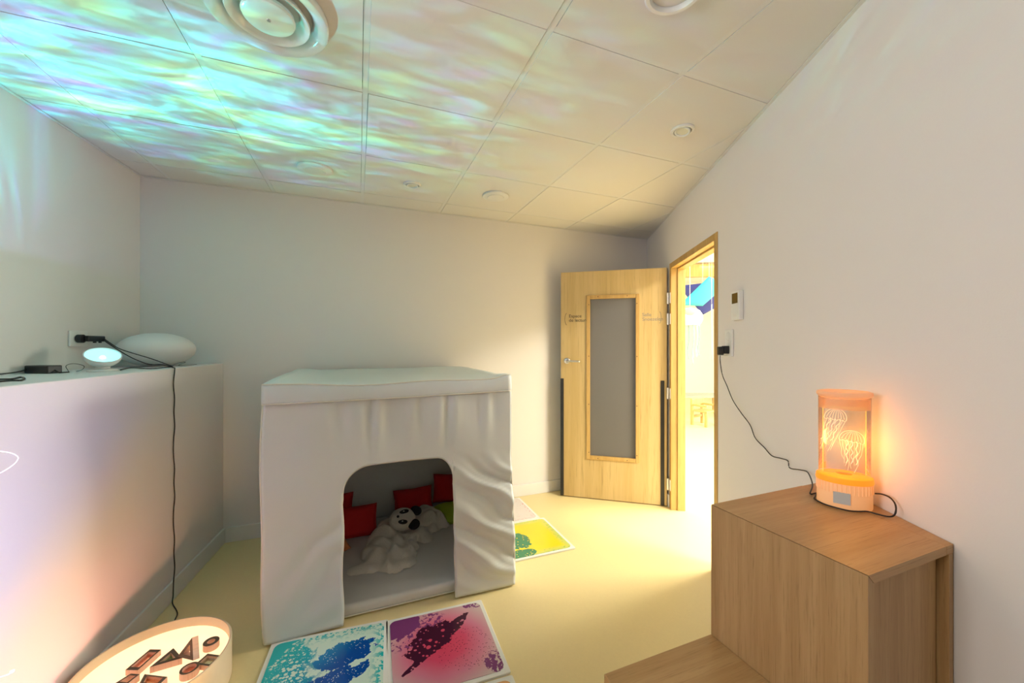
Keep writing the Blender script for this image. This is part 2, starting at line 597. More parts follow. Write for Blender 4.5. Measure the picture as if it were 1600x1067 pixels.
for x0, x1 in ((-0.004, 0.026), (LL - 0.050, LL - 0.020)):
    box('finger_guard', x0, x1, -0.008, -0.0005, 0.010, 1.075, M_BLACK, leaf, 0.002, ML)
for sgn, y0 in ((-1, 0.0), (1, THK)):
    rot = Matrix.Rotation(math.pi / 2 * (1 if sgn < 0 else -1), 4, 'X')
    rs = lathe('handle_rose', [(0, 0), (0.026, 0), (0.026, 0.006), (0.022, 0.009), (0, 0.009)], M_METAL, leaf, ML @ Matrix.Translation((0.055, y0, 1.235)) @ rot, 32)
    P = [(0.055, y0, 1.235), (0.055, y0 + sgn * 0.034, 1.235), (0.064, y0 + sgn * 0.048, 1.235), (0.085, y0 + sgn * 0.050, 1.235), (0.175, y0 + sgn * 0.050, 1.232)]
    tube('lever_handle', [ML @ Vector(p) for p in P], 0.0095, M_METAL, leaf, 6, 10)
box('lock_plate', -0.0025, 0.0, 0.010, 0.030, 1.10, 1.34, M_METAL, leaf, 0.0, ML)
# hinges on the frame edge
for hz in (1.775, 1.60, 0.97, 0.20):
    hgx = boxes('hinge', [(OW - 0.040, OW - 0.008, -0.010, -0.006, hz - 0.045, hz + 0.045)], M_HINGE, frame, 0.001, Matrix.Translation(wp(0, 0, 0)) @ Matrix.Rotation(math.atan2(TY, TX), 4, 'Z') @ Matrix.Diagonal((1, -1, 1, 1)))
    c = wp(OW + 0.002, -0.018, 0)
    lathe('hinge_barrel', [(0, hz - 0.048), (0.009, hz - 0.048), (0.009, hz + 0.048), (0, hz + 0.048)], M_HINGE, frame, Matrix.Translation(c), 14)


def text(name, body, size, mat, M, parent, align='LEFT', thick=0.0004):
    cu = bpy.data.curves.new(name, 'FONT')
    cu.body = body
    cu.size = size
    cu.align_x = align
    cu.extrude = thick
    cu.space_line = 0.92
    tmp = bpy.data.objects.new(name + '_tmp', cu)
    COL.objects.link(tmp)
    dg = bpy.context.evaluated_depsgraph_get()
    me = bpy.data.meshes.new_from_object(tmp.evaluated_get(dg))
    bpy.data.objects.remove(tmp)
    me.materials.clear()
    me.materials.append(mat)
    o = bpy.data.objects.new(name, me)
    COL.objects.link(o)
    o.matrix_basis = M
    setpar(o, parent)
    return o


RXm = Matrix.Rotation(math.pi / 2, 4, 'X')
M_INK = plain('black_lettering', (0.02, 0.02, 0.02), 0.6)
M_INKG = plain('grey_lettering', (0.22, 0.22, 0.22), 0.6)
text('lettering', 'Espace\nde lecture', 0.042, M_INK, ML @ Matrix.Translation((0.072, -0.0006, 1.628)) @ RXm, leaf)
text('lettering', 'Salle\nSnoezelen', 0.042, M_INKG, ML @ Matrix.Translation((0.705, -0.0006, 1.628)) @ RXm, leaf)


def arc_mark(name, cx, cz, w, h, sgn, mat):
    P = []
    for k in range(9):
        a = math.radians(-90 + 180 * k / 8)
        P.append(ML @ Vector((cx + sgn * w * math.cos(a), -0.0005, cz + h * math.sin(a))))
    tube(name, P, 0.0016, mat, leaf, 1, 5)


arc_mark('bracket_mark', 0.052, 1.615, 0.016, 0.052, -1, M_INK)
arc_mark('bracket_mark', 0.845, 1.615, 0.014, 0.050, 1, M_INKG)

# ================================================================== PLAYROOM BEYOND THE DOORWAY
tbox('wall_opposite', [(-4.2, 2.3, 5.0, 5.15, 0, 3.2), (4.3, 7.9, 5.0, 5.15, 0, 3.2), (2.3, 4.3, 5.0, 5.15, 0, 0.7), (2.3, 4.3, 5.0, 5.15, 2.5, 3.2)], M_PWALL)
tbox('wall_far', [(7.7, 7.85, 0.1, 5.0, 0, 3.2)], M_PWALL)
tbox('wall_near', [(-4.2, -4.05, 0.1, 5.0, 0, 3.2)], M_PWALL)
tbox('wall_upper', [(-4.05, 7.7, 0.0, 0.1, CE + 0.2, 3.2)], M_PWALL)
for n_ in ('wall_opposite', 'wall_far', 'wall_near', 'wall_upper'): struct(bpy.data.objects[n_])
struct(tbox('ceiling_playroom', [(-4.2, 7.85, 0.0, 5.15, 3.0, 3.06)], M_PWALL))
w2 = struct(tbox('window_2', [(2.3, 2.36, 5.02, 5.10, 0.7, 2.5), (4.24, 4.3, 5.02, 5.10, 0.7, 2.5), (2.36, 4.24, 5.02, 5.10, 0.7, 0.76), (2.36, 4.24, 5.02, 5.10, 2.44, 2.5)], M_FRAME))
tbox('window_pane', [(2.36, 4.24, 5.055, 5.061, 0.76, 2.44)], M_WINGLASS, w2)
struct(tbox('baseboard_far', [(7.687, 7.6995, 0.11, 4.99, 0, 0.1)], M_TRIM))
for k, tt in enumerate((2.3, 5.0)):
    struct(tbox('trim_%d' % (k + 1), [(tt, tt + 0.16, 0.105, 4.99, 2.72, 2.995)], M_FRAME, bevel=0.004))
for tt in (-1.6, 0.5, 5.6):
    o = thing('ceiling_panel', wp(tt, 2.2, 2.97), 'square white ceiling light panel in the bright playroom', 'light', 'playroom ceiling light panels')
    tbox('panel_frame', [(tt - 0.6, tt + 0.6, 1.6, 2.8, 2.955, 2.998)], M_WPLAST, o, 0.004)


def depth_pt(px, py, dist):
    return Vector((0, 0, HC)) + ray(px, py) * dist


# child's chair standing on the playroom floor
cp = onz(1100, 664, 0)
ch = thing('child_chair', (cp.x, cp.y, 0), 'small pale wooden child chair on the playroom floor beyond the doorway', 'chair', rz=-YAW + 0.55)
M_BEECH = wood('pale_beech', (0.50, 0.31, 0.09), (0.58, 0.38, 0.14), 2)
MC = ch.matrix_basis.copy()
MC = Matrix.Translation(ch.location) @ Matrix.Rotation(-YAW + 0.55, 4, 'Z')
box('seat', -0.15, 0.15, -0.14, 0.14, 0.235, 0.26, M_BEECH, ch, 0.006, MC)
for sx in (-1, 1):
    box('leg', sx * 0.145 - 0.019, sx * 0.145 + 0.019, -0.15, -0.105, 0, 0.235, M_BEECH, ch, 0.005, MC)
    box('leg', sx * 0.145 - 0.019, sx * 0.145 + 0.019, 0.105, 0.15, 0, 0.44, M_BEECH, ch, 0.005, MC)
    box('armrest', sx * 0.145 - 0.019, sx * 0.145 + 0.019, -0.15, 0.104, 0.33, 0.36, M_BEECH, ch, 0.005, MC)
box('backrest', -0.18, 0.18, 0.108, 0.14, 0.34, 0.455, M_BEECH, ch, 0.012, MC)
box('stretcher', -0.125, 0.125, 0.115, 0.14, 0.12, 0.16, M_BEECH, ch, 0.004, MC)
cp = onz(1087, 660, 0)
ch2 = thing('play_table', (cp.x, cp.y, 0), 'low table with a thin grey-green top behind the child chair', 'table', rz=-YAW)
MC = Matrix.Translation(ch2.location) @ Matrix.Rotation(-YAW, 4, 'Z') @ Matrix.Translation((0.0, 0.75, 0))
M_TTOP = plain('grey_green_laminate', (0.30, 0.36, 0.30), 0.4)
box('table_top', -0.30, 0.9, -0.3, 0.3, 0.375, 0.395, M_TTOP, ch2, 0.004, MC)
for sx in (-0.24, 0.84):
    for sy in (-0.25, 0.25):
        box('leg', sx - 0.02, sx + 0.02, sy - 0.02, sy + 0.02, 0, 0.375, M_BEECH, ch2, 0.004, MC)

# hanging mobile: cloth sails, jellyfish lantern with ribbons, paper fish
DM = 4.6
M_CYAN = plain('cyan_cloth', (0.02, 0.36, 0.44), 0.8, vary=0.05)
M_NAVY = plain('navy_cloth', (0.02, 0.03, 0.20), 0.8, vary=0.05)
M_PAPER = plain('white_paper', (0.86, 0.86, 0.84), 0.8)
M_PINKF = plain('pink_felt', (0.76, 0.40, 0.30), 0.8)


def sail(name, pix, dist, mat, label, bulge=0.05, pf=None):
    """A sagging cloth sail: quadrilateral between four hung corners."""
    n = 10
    A = [depth_pt(*p, dist + q) for p, q in zip(pix, (0.0, 0.25, 0.15, -0.2))]
    v, f = [], []
    for i in range(n + 1):
        for j in range(n + 1):
            s, t = i / n, j / n
            p = (A[0] * (1 - s) + A[1] * s) * (1 - t) + (A[3] * (1 - s) + A[2] * s) * t
            p = p - Vector((0, 0, bulge * 16 * s * (1 - s) * t * (1 - t)))
            v.append(p)
    for i in range(n):
        for j in range(n):
            f.append((i * (n + 1) + j, (i + 1) * (n + 1) + j, (i + 1) * (n + 1) + j + 1, i * (n + 1) + j + 1))
    root = thing(name, A[0], label, 'cloth')
    o = mesh('cloth', v, f, mat, root, True)
    sd = o.modifiers.new('thick', 'SOLIDIFY')
    sd.thickness = 0.004
    for k, a in enumerate(A):
        tube('string', [a, Vector((a.x, a.y, 2.995))], 0.0015, M_PAPER, root, 1, 5)
    return root


sail('hanging_sail', [(1062, 477), (1098, 478), (1135, 445), (1108, 432)], DM, M_CYAN, 'cyan cloth sail hung from the playroom ceiling')
sail('hanging_sail', [(1060, 447), (1098, 492), (1138, 470), (1120, 440)], DM + 0.75, M_NAVY, 'navy blue cloth sail hung behind the cyan one')
jc = depth_pt(1078, 497, 3.9)
jl = thing('jellyfish_lantern', jc, 'white paper jellyfish lantern with hanging ribbons below the cyan sail', 'lantern')
lathe('shade', [(0.0, 0.105), (0.05, 0.098), (0.09, 0.075), (0.115, 0.035), (0.12, -0.01), (0.105, -0.05), (0.08, -0.075)], M_PAPER, jl, Matrix.Translation(jc), 32)
tube('string', [jc + Vector((0, 0, 0.105)), Vector((jc.x, jc.y, 2.995))], 0.0015, M_PAPER, jl, 1, 5)
M_TEALR = plain('teal_ribbon', (0.18, 0.34, 0.33), 0.7)
M_GREYR = plain('grey_ribbon', (0.30, 0.38, 0.40), 0.7)
for k in range(9):
    a = k * 2.4
    b = jc + Vector((0.085 * math.cos(a), 0.085 * math.sin(a), -0.06))
    L_ = random.uniform(0.22, 0.42)
    tube('ribbon', [b, b + Vector((0.008, 0.0, -L_ * 0.4)), b + Vector((-0.006, 0.006, -L_ * 0.75)), b + Vector((0.004, 0, -L_))], 0.005, M_TEALR if k % 2 else M_GREYR, jl, 4, 5)
fc = depth_pt(1078, 487, 3.72)
fi = thing('paper_fish', fc, 'small pink felt fish hanging in front of the jellyfish lantern', 'ornament')
MF = Matrix.Translation(fc) @ Matrix.Rotation(-YAW, 4, 'Z')
lathe('body', [(0.0, -0.012), (0.03, -0.010), (0.045, 0), (0.03, 0.010), (0, 0.012)], M_PINKF, fi, MF @ Matrix.Rotation(math.pi / 2, 4, 'X'), 24, 1.25, 0.8)
prism('tail', [(-0.05, 0), (-0.09, 0.035), (-0.08, 0), (-0.09, -0.035)], -0.004, 0.004, M_PINKF, fi, 0, MF @ Matrix.Rotation(math.pi / 2, 4, 'X'))
tube('string', [fc + Vector((0, 0, 0.034)), Vector((fc.x, fc.y, 2.995))], 0.001, M_PAPER, fi, 1, 5)
bt = depth_pt(1112, 530, 4.0)
o = thing('hanging_ribbon', bt, 'single thin blue-grey ribbon hanging near the doorway edge', 'ribbon')
tube('ribbon_strip', [(bt.x, bt.y, 1.22), (bt.x, bt.y, 1.5), (bt.x, bt.y, 1.8)], 0.006, M_GREYR, o, 2, 5)
tube('string', [(bt.x, bt.y, 1.8), (bt.x, bt.y, 2.995)], 0.001, M_PAPER, o, 1, 5)

# ================================================================== STEPPED BENCH
ZU, ZS = 0.888, 0.486
bx0, by0, by1 = 1.018, 0.490, 0.888
bench = thing('stepped_bench', (bx0, by1, 0), 'two-tier oak veneer bench built against the wall by the doorway', 'bench')
tk = 0.022
xb1, xb0 = 1.450, 1.345
mesh('top_board', [(bx0 + tk, by0, ZU - tk), (xb0, by0, ZU - tk), (xb1, by1, ZU - tk), (bx0 + tk, by1, ZU - tk), (bx0 + 0.0008, by0, ZU), (xb0, by0, ZU), (xb1, by1, ZU), (bx0 + 0.0008, by1, ZU)], BF, M_OAKX, bench)
prism('filler_strip', [(xb0 + 0.0015, by0), (rx(by0) - 0.004, by0), (rx(by1) - 0.004, by1), (xb1 + 0.0015, by1)], ZU - tk, ZU - 0.0005, M_OAKX, bench, 0.001)
mesh('front_panel', [(bx0, by0, 0), (bx0 + tk, by0, 0), (bx0 + tk, by1, 0), (bx0, by1, 0), (bx0, by0, ZU - 0.0012), (bx0 + tk, by0, ZU - tk - 0.0012), (bx0 + tk, by1, ZU - tk - 0.0012), (bx0, by1, ZU - 0.0012)], BF, M_OAK, bench)
box('end_panel', bx0 + tk + 0.001, rx(by0) - 0.03, by0 + 0.022, by0 + 0.040, 0.0, ZU - tk - 0.001, M_OAK, bench, 0.0)
box('end_panel', bx0 + tk + 0.001, rx(by1) - 0.03, by1 - 0.020, by1 - 0.001, 0.0, ZU - tk - 0.001, M_OAK, bench, 0.0)
prism('wall_batten', [(rx(by0) - 0.024, by0), (rx(by0) - 0.004, by0), (rx(by0 + 0.03) - 0.004, by0 + 0.03), (rx(by0) - 0.024, by0 + 0.03)], 0, ZU - tk - 0.001, M_OAK, bench, 0.001)
sx0 = 0.622
box('step_board', sx0, bx0 - 0.001, by0, by1, ZS - tk, ZS, M_OAKX, bench, 0.002)
box('step_riser', sx0 + 0.001, sx0 + tk, by0, by1, 0, ZS - tk - 0.0005, M_OAK, bench, 0.001)
box('step_end', sx0 + tk + 0.001, bx0 - 0.002, by1 - 0.021, by1 - 0.001, 0, ZS - tk - 0.001, M_OAK, bench, 0.001)
box('step_end', sx0 + tk + 0.001, bx0 - 0.002, by0 + 0.001, by0 + 0.021, 0, ZS - tk - 0.001, M_OAK, bench, 0.001)

# ================================================================== JELLYFISH LAMP
LZ = ZU + 0.0005
lc = Vector((1.400, 0.735, LZ))
la = math.atan2(-0.72, 0.69)
lamp = thing('jellyfish_lamp', lc, 'glowing orange oval acrylic lamp with two jellyfish standing on the bench', 'lamp', rz=la)
MLp = Matrix.Translation(lc) @ Matrix.Rotation(la, 4, 'Z')
AX, AY = 1.0, 0.78           # oval
RL = 0.067
M_LBASE = emis('orange_lit_plastic', (1.0, 0.36, 0.06), 0.16, (0.85, 0.55, 0.35))
M_LGLOW = emis('orange_led_glow', (1.0, 0.25, 0.012), 0.42)
M_LTOP = emis('orange_lit_lid', (1.0, 0.50, 0.15), 0.55, (0.85, 0.6, 0.4))
M_ACR = clear('lamp_acrylic', (0.99, 0.96, 0.93), 0.45, 0.03, 0.07, (1.0, 0.75, 0.62))
M_PLATE = clear('lamp_plate', (0.93, 0.95, 0.94), 0.25, 0.02, 0.05, (0.8, 0.95, 0.85))
lathe('base', [(0, 0), (RL, 0), (RL + 0.001, 0.004), (RL, 0.075), (0, 0.075)], M_LBASE, lamp, MLp, 64, AX, AY)
lathe('light_ring', [(0.02, 0.0755), (RL + 0.003, 0.0755), (RL + 0.004, 0.080), (RL + 0.002, 0.092), (RL - 0.008, 0.096), (0.02, 0.096)], M_LGLOW, lamp, MLp, 64, AX, AY)
for k in range(40):
    a = 2 * math.pi * k / 40
    c = MLp @ Vector(((RL + 0.001) * math.cos(a), (RL + 0.001) * AY * math.sin(a), 0.060))
    box('vent_rib', c.x - 0.0012, c.x + 0.0012, c.y - 0.0012, c.y + 0.0012, c.z - 0.014, c.z + 0.014, M_LBASE, lamp, 0)
lathe('tube', [(RL - 0.004, 0.0965), (RL - 0.003, 0.335)], M_ACR, lamp, MLp, 64, AX, AY)
M_LID = clear('lamp_lid', (1.0, 0.85, 0.7), 0.25, 0.2, 0.75, (1.0, 0.80, 0.62))
lathe('lid', [(RL - 0.014, 0.330), (RL - 0.002, 0.336), (RL + 0.002, 0.342), (RL + 0.001, 0.350), (RL - 0.008, 0.353), (RL - 0.022, 0.350), (RL - 0.030, 0.346), (0, 0.346)], M_LID, lamp, MLp, 64, AX, AY)
lathe('upper_band', [(RL - 0.0050, 0.298), (RL - 0.0045, 0.329)], clear('lamp_upper_band', (1, 0.9, 0.8), 0.3, 0.1, 0.35, (1.0, 0.72, 0.5)), lamp, MLp, 64, AX, AY)
plate = box('engraved_plate', -0.052, 0.052, -0.002, 0.002, 0.097, 0.300, M_PLATE, lamp, 0, MLp)
M_EDGE = emis('edge_lit_acrylic', (0.85, 0.72, 0.20), 0.18)
for b in ((0.052, 0.0534, -0.002, 0.002, 0.097, 0.300), (-0.0534, -0.052, -0.002, 0.002, 0.097, 0.300), (-0.0534, 0.0534, -0.002, 0.002, 0.3003, 0.3018)):
    box('plate_edge', *b, M_EDGE, plate, 0, MLp)
M_ENG = emis('engraved_jellyfish_lines', (1.0, 0.76, 0.50), 0.32)
M_ENGP = emis('engraved_pink_lines', (1.0, 0.50, 0.42), 0.5)
rj = random.Random(5)


def jelly(cx, cz, w, tilt, lean):
    def q(x, z):
        c_, s_ = math.cos(tilt), math.sin(tilt)
        return MLp @ Vector((cx + x * c_ - z * s_, -0.0030, cz + x * s_ + z * c_))
    bell = [(-w, -0.006), (-w * 0.95, 0.006), (-w * 0.75, 0.017), (-w * 0.4, 0.024), (0, 0.026), (w * 0.4, 0.024), (w * 0.75, 0.017), (w * 0.95, 0.006), (w, -0.006)]
    tube('engraving', [q(*p) for p in bell], 0.00075, M_ENG, plate, 4, 5)
    scal = [(-w + 2 * w * k / 12, -0.006 - (0.004 if k % 2 else 0)) for k in range(13)]
    tube('engraving', [q(*p) for p in scal], 0.0006, M_ENG, plate, 3, 5)
    for k in range(7):
        x = -w * 0.8 + 1.6 * w * k / 6
        tube('engraving', [q(x * 0.25, 0.024), q(x * 0.75, 0.012), q(x, -0.004)], 0.00045, M_ENG, plate, 3, 4)
    for k in range(9):
        x = -w * 0.95 + 1.9 * w * k / 8
        L_ = rj.uniform(0.055, 0.105)
        P = [q(x, -0.006)]
        for s in range(1, 5):
            P.append(q(x * (1 - 0.1 * s) + lean * s * L_ * 0.12 + rj.uniform(-0.003, 0.003), -0.006 - L_ * s / 4))
        tube('engraving', P, 0.00045, M_ENG, plate, 4, 4)
    for k in range(3):
        x = -0.012 + 0.012 * k
        P = [q(x, -0.004)]
        for s in range(1, 7):
            P.append(q(x + (0.003 if s % 2 else -0.002) + lean * 0.008 * s, -0.004 - 0.012 * s))
        tube('engraving', P, 0.0009, M_ENGP if k == 1 else M_ENG, plate, 4, 5)


jelly(-0.022, 0.270, 0.028, -0.12, -0.3)
jelly(0.018, 0.205, 0.031, -0.16, 0.25)
pc = MLp @ Vector((-0.030, -RL * AY * 0.99, 0.034))
M_LABEL = plain('pale_grey_label', (0.55, 0.56, 0.56), 0.4)
box('control_label', -0.020, 0.020, -0.0015, 0.0015, -0.017, 0.017, M_LABEL, lamp, 0, MLp @ Matrix.Translation((-0.020, -RL * AY * 0.975, 0.034)) @ Matrix.Rotation(-0.21, 4, 'Z'))
ll = bpy.data.lights.new('jellyfish_lamp_glow', 'POINT')
ll.energy = 0.55
ll.color = (1.0, 0.36, 0.06)
ll.shadow_soft_size = 0.045
lo = bpy.data.objects.new('jellyfish_lamp_glow', ll)
COL.objects.link(lo)
lo.location = lc + Vector((0, 0, 0.19))
setpar(lo, lamp)

# ---- wall plates and lamp cord
def wall_dev(name, px0, px1, py0, py1, th, label, cat):
    a, b = onpl(px0, (py0 + py1) / 2, R0, R1), onpl(px1, (py0 + py1) / 2, R0, R1)
    mid = (a + b) / 2
    hw = (a - b).length / 2
    t = ((mid.x - DO[0]) * TX + (mid.y - DO[1]) * TY)
    zt, zb = onpl((px0 + px1) / 2, py0, R0, R1).z, onpl((px0 + px1) / 2, py1, R0, R1).z
    o = thing(name, wp(t, 0, zb), label, cat)
    return o, t, hw, zb, zt


o, t, hw, zb, zt = wall_dev('thermostat', 1146, 1166, 455, 500, 0.02, 'white wall thermostat with a small dark amber screen beside the doorway', 'thermostat')
hw = 0.045
tbox('housing', [(t - hw, t + hw, -0.024, -0.0005, zb, zt)], M_WPLAST, o, 0.003)
M_SCR = plain('amber_screen', (0.14, 0.085, 0.015), 0.15)
tbox('screen', [(t - hw * 0.70, t + hw * 0.72, -0.0252, -0.0242, zb + (zt - zb) * 0.58, zt - 0.010)], M_SCR, o)
tbox('button', [(t - 0.02, t + 0.02, -0.0256, -0.0242, zb + 0.018, zb + 0.028)], M_TRIM, o, 0.0005)
o, t, hw, zb, zt = wall_dev('power_socket', 1136.5, 1146, 515, 557, 0.01, 'white double wall socket below the thermostat', 'socket')
hw = 0.043
SOC = (t, zb, zt)
tbox('plate', [(t - hw, t + hw, -0.011, -0.0005, zb, zt)], M_WPLAST, o, 0.003)
for zc in (zb + (zt - zb) * 0.25, zb + (zt - zb) * 0.75):
    Mx = Matrix.Translation(wp(t, -0.0112, zc)) @ Matrix.Rotation(math.atan2(TY, TX), 4, 'Z') @ Matrix.Rotation(-math.pi / 2, 4, 'X')
    lathe('outlet', [(0.021, 0.0), (0.024, 0.0018), (0.027, 0.0)], M_TRIM, o, Mx, 32)
zc = zb + (zt - zb) * 0.25
pg = thing('plug_adapter', wp(t, -0.012, zc - 0.02), 'black plug adapter in the lower outlet of the wall socket', 'plug')
tbox('plug_body', [(t - 0.020, t + 0.020, -0.040, -0.0120, zc - 0.022, zc + 0.022)], M_BLACK, pg, 0.004)
tbox('plug_head', [(t - 0.017, t + 0.017, -0.066, -0.040, zc - 0.030, zc + 0.018)], M_BLACK, pg, 0.005)
pcord = wp(t, -0.054, zc - 0.032)
PC = [pcord, pcord + Vector((0, 0, -0.03))]
for (px, py, off) in [(1128.5, 585, 0.045), (1136, 603, 0.035), (1145, 625, 0.025), (1158, 645, 0.02), (1172, 664, 0.015), (1180, 684, 0.012), (1194, 699, 0.012), (1206, 712, 0.012), (1220, 716, 0.012), (1231, 720, 0.012), (1234, 731, 0.012), (1250, 734, 0.014), (1262, 738, 0.018)]:
    PC.append(onpl(px, py, R0, R1, off))
bk = MLp @ Vector((-0.075, 0.045, 0.012))
PC.append(Vector((1.46, 0.86, ZU + 0.012)))
PC.append(Vector((bk.x, bk.y, ZU + 0.006)))
fr = [(1276, 770, 0), (1274, 777, 0), (1290, 782, 0), (1305, 787, 0), (1322, 797, 0), (1340, 799, 0), (1352, 798, 0), (1370, 803, 0), (1388, 807, 0), (1397, 805, 0.010), (1400, 796, 0.025), (1398, 786, 0.038), (1390, 777, 0.047), (1378, 772, 0.048), (1367, 771, 0.045)]
Q = []
for px, py, up_ in fr:
    l = MLp.inverted() @ onz(px, py, ZU + 0.0045 + up_)
    rr = math.hypot(l.x, l.y / AY)
    if rr < RL + 0.006 and up_ < 0.044:
        k = (RL + 0.006) / rr
        l.x *= k; l.y *= k
    Q.append(MLp @ l)
tg = tag(tube('lamp_cord', PC + Q, 0.0023, M_CORD, None, 6, 6), 'thin black cord from the wall plug to the jellyfish lamp', 'cord')

# ================================================================== TENT
tx0, tx1, ty0, ty1, th = -0.403, 0.832, 2.062, 3.165, 1.195
tent = thing('play_tent', (0.215, 2.6, 0), 'white fabric cube play tent with an arched doorway cut in its front', 'tent')
oxl, oxr, oz0, oz1 = -0.072, 0.490, 0.655, 0.782
FT = 0.018


def arch(x):
    """Height of the doorway edge at x (rounded shoulders)."""
    R = 0.125
    xl, xr = oxl, oxr - 0.014
    if x < xl + R:
        u = (xl + R - x) / R
    elif x > xr - R * 0.72:
        u = (x - (xr - R * 0.72)) / (R * 0.72)
    else:
        u = 0
    u = min(max(u, 0), 1)
    return oz0 + (oz1 - oz0) * math.sqrt(max(0, 1 - u * u)) + 0.003 * math.sin(x * 7)


def wrinkle(x, z):
    y = 0.0
    # gathers under the header
    g = math.exp(-((1.06 - z) / 0.15) ** 2) if z < 1.06 else max(0.0, 1 - (z - 1.06) / 0.10)
    n = mn.noise(Vector((x * 9, z * 0.8, 1.7)))
    y += 0.023 * g * math.sin(x * 44 + 3.0 * n) * (0.55 + 0.6 * mn.noise(Vector((x * 4, 0.3, 5)))) * max(0, 1 - ((x - 0.28) / 0.55) ** 2)
    # slanting creases on the right door panel
    if x > 0.40:
        w = min(1, (x - 0.40) / 0.16) * max(0, min(1, (0.80 - z) / 0.2)) * max(0, min(1, (z - 0.02) / 0.1))
        s = z + (x - 0.5) * 0.62
        nn = mn.noise(Vector((x * 3, z * 5, 2.2)))
        y += 0.017 * w * (math.sin(s * 34 + 3.2 * nn) ** 3)
    if x < 0.04:
        w = max(0, min(1, (0.62 - z) / 0.2)) * max(0, min(1, (z - 0.02) / 0.1)) * min(1, max(0, (x + 0.40) / 0.2))
        s = z - (x + 0.4) * 0.75
        nn = mn.noise(Vector((x * 4, z * 5, 7.2)))
        y += 0.009 * w * math.sin(s * 30 + 3.5 * nn)
    y += 0.006 * mn.noise(Vector((x * 3, z * 3, 9.0)))
    return y


def edge_x(side, z):
    """Outer edges of the front bow a little."""
    k = z / th
    if side < 0: return tx0 - 0.010 * math.sin(math.pi * k) + 0.004 * (1 - k) - 0.004 * math.sin(9 * z)
    return tx1 - 0.028 * k + 0.004 * math.sin(7 * z)


def cloth_grid(U, V, fn):
    v, f = [], []
    for i in range(U + 1):
        for j in range(V + 1):
            v.append(fn(i / U, j / V))
    for i in range(U):
        for j in range(V):
            f.append((i * (V + 1) + j, (i + 1) * (V + 1) + j, (i + 1) * (V + 1) + j + 1, i * (V + 1) + j + 1))
    return v, f


def jl_x(z): return oxl + 0.004 * math.sin(z * 17) * (1 if z < oz0 - 0.03 else 0)
def jr_x(z): return oxr - 0.014 * min(1, z / oz0)


def join(parts):
    v, f = [], []
    for (a, b) in parts:
        k = len(v)
        v += a
        f += [tuple(i + k for i in q) for q in b]
    return v, f


def rowz(t, z0):
    """Lower rows beside the doorway, upper rows shared with the piece over it."""
    return 0.012 + (z0 - 0.012) * t * 2 if t <= 0.5 else z0 + (th - 0.008 - z0) * (t - 0.5) * 2


def fl(s, t):
    z = rowz(t, arch(oxl))
    x = edge_x(-1, z) * (1 - s) + jl_x(z) * s
    return Vector((x, ty0 + wrinkle(x, z), z))


def frr(s, t):
    z = rowz(t, arch(oxr - 0.014))
    x = jr_x(z) * (1 - s) + edge_x(1, z) * s
    return Vector((x, ty0 + wrinkle(x, z), z))


def fm(s, t):
    s2 = 0.5 * s + 0.25 - 0.25 * math.cos(math.pi * s)
    x = oxl + (oxr - 0.014 - oxl) * s2
    z0 = arch(x)
    z = z0 + (th - 0.008 - z0) * t
    return Vector((x, ty0 + wrinkle(x, z), z))


v, f = join([cloth_grid(28, 100, fl), cloth_grid(28, 100, frr), cloth_grid(72, 50, fm)])
import bmesh


def weld(o, dist=0.0008):
    bm = bmesh.new()
    bm.from_mesh(o.data)
    bmesh.ops.remove_doubles(bm, verts=bm.verts, dist=dist)
    bmesh.ops.recalc_face_normals(bm, faces=bm.faces)
    bm.to_mesh(o.data)
    bm.free()


front = mesh('front_panel', v, f, M_FABRIC, tent, True)
weld(front, 0.0001)
sd = front.modifiers.new('thick', 'SOLIDIFY')
sd.thickness = FT
sd.offset = 0
# piping round the doorway
PP = [Vector((jl_x(z), ty0 + wrinkle(oxl, z) - 0.002, z)) for z in [0.012 + (oz0 - 0.012) * k / 24 for k in range(25)]]
for k in range(1, 24):
    x = oxl + (oxr - 0.014 - oxl) * (0.5 - 0.5 * math.cos(math.pi * k / 24))
    PP.append(Vector((x, ty0 + wrinkle(x, arch(x)) - 0.002, arch(x))))
PP += [Vector((jr_x(z), ty0 + wrinkle(oxr, z) - 0.002, z)) for z in [oz0 - (oz0 - 0.012) * k / 24 for k in range(25)]]
M_PIPE = plain('cream_piping', (0.82, 0.79, 0.70), 0.5)
tube('piping', PP, 0.0038, M_PIPE, front, 1, 8)
for s_, off in ((-1, -0.004), (1, 0.004)):
    tube('seam_piping', [Vector((edge_x(s_, z) + off, ty0 + 0.004, z)) for z in [0.01 + (th - 0.09) * k / 30 for k in range(31)]], 0.0045, M_PIPE, front, 1, 8)


def side(sgn):
    def fn(s, t):
        z = 0.010 + (th - 0.02) * t
        y = ty0 + 0.022 + (ty1 - ty0 - 0.022) * s
        x = edge_x(sgn, z) - sgn * 0.004 + sgn * (0.012 * math.sin(math.pi * s) * math.sin(math.pi * t) + 0.008 * mn.noise(Vector((y * 5, z * 4, 3 + sgn))))
        return Vector((x, y, z))
    return fn


for sg in (-1, 1):
    v, f = cloth_grid(24, 24, side(sg))
    o = mesh('side_panel', v, f, M_FABRIC, tent, True)
    m_ = o.modifiers.new('thick', 'SOLIDIFY'); m_.thickness = 0.006; m_.offset = 0


def fback(s, t):
    x = tx0 + 0.012 + (tx1 - tx0 - 0.036) * s
    z = 0.010 + (th - 0.02) * t
    return Vector((x, ty1 + 0.008 + 0.012 * mn.noise(Vector((x * 4, z * 4, 6.1))), z))


v, f = cloth_grid(24, 24, fback)
o = mesh('back_panel', v, f, M_FABRIC, tent, True)
m_ = o.modifiers.new('thick', 'SOLIDIFY'); m_.thickness = 0.006; m_.offset = 0


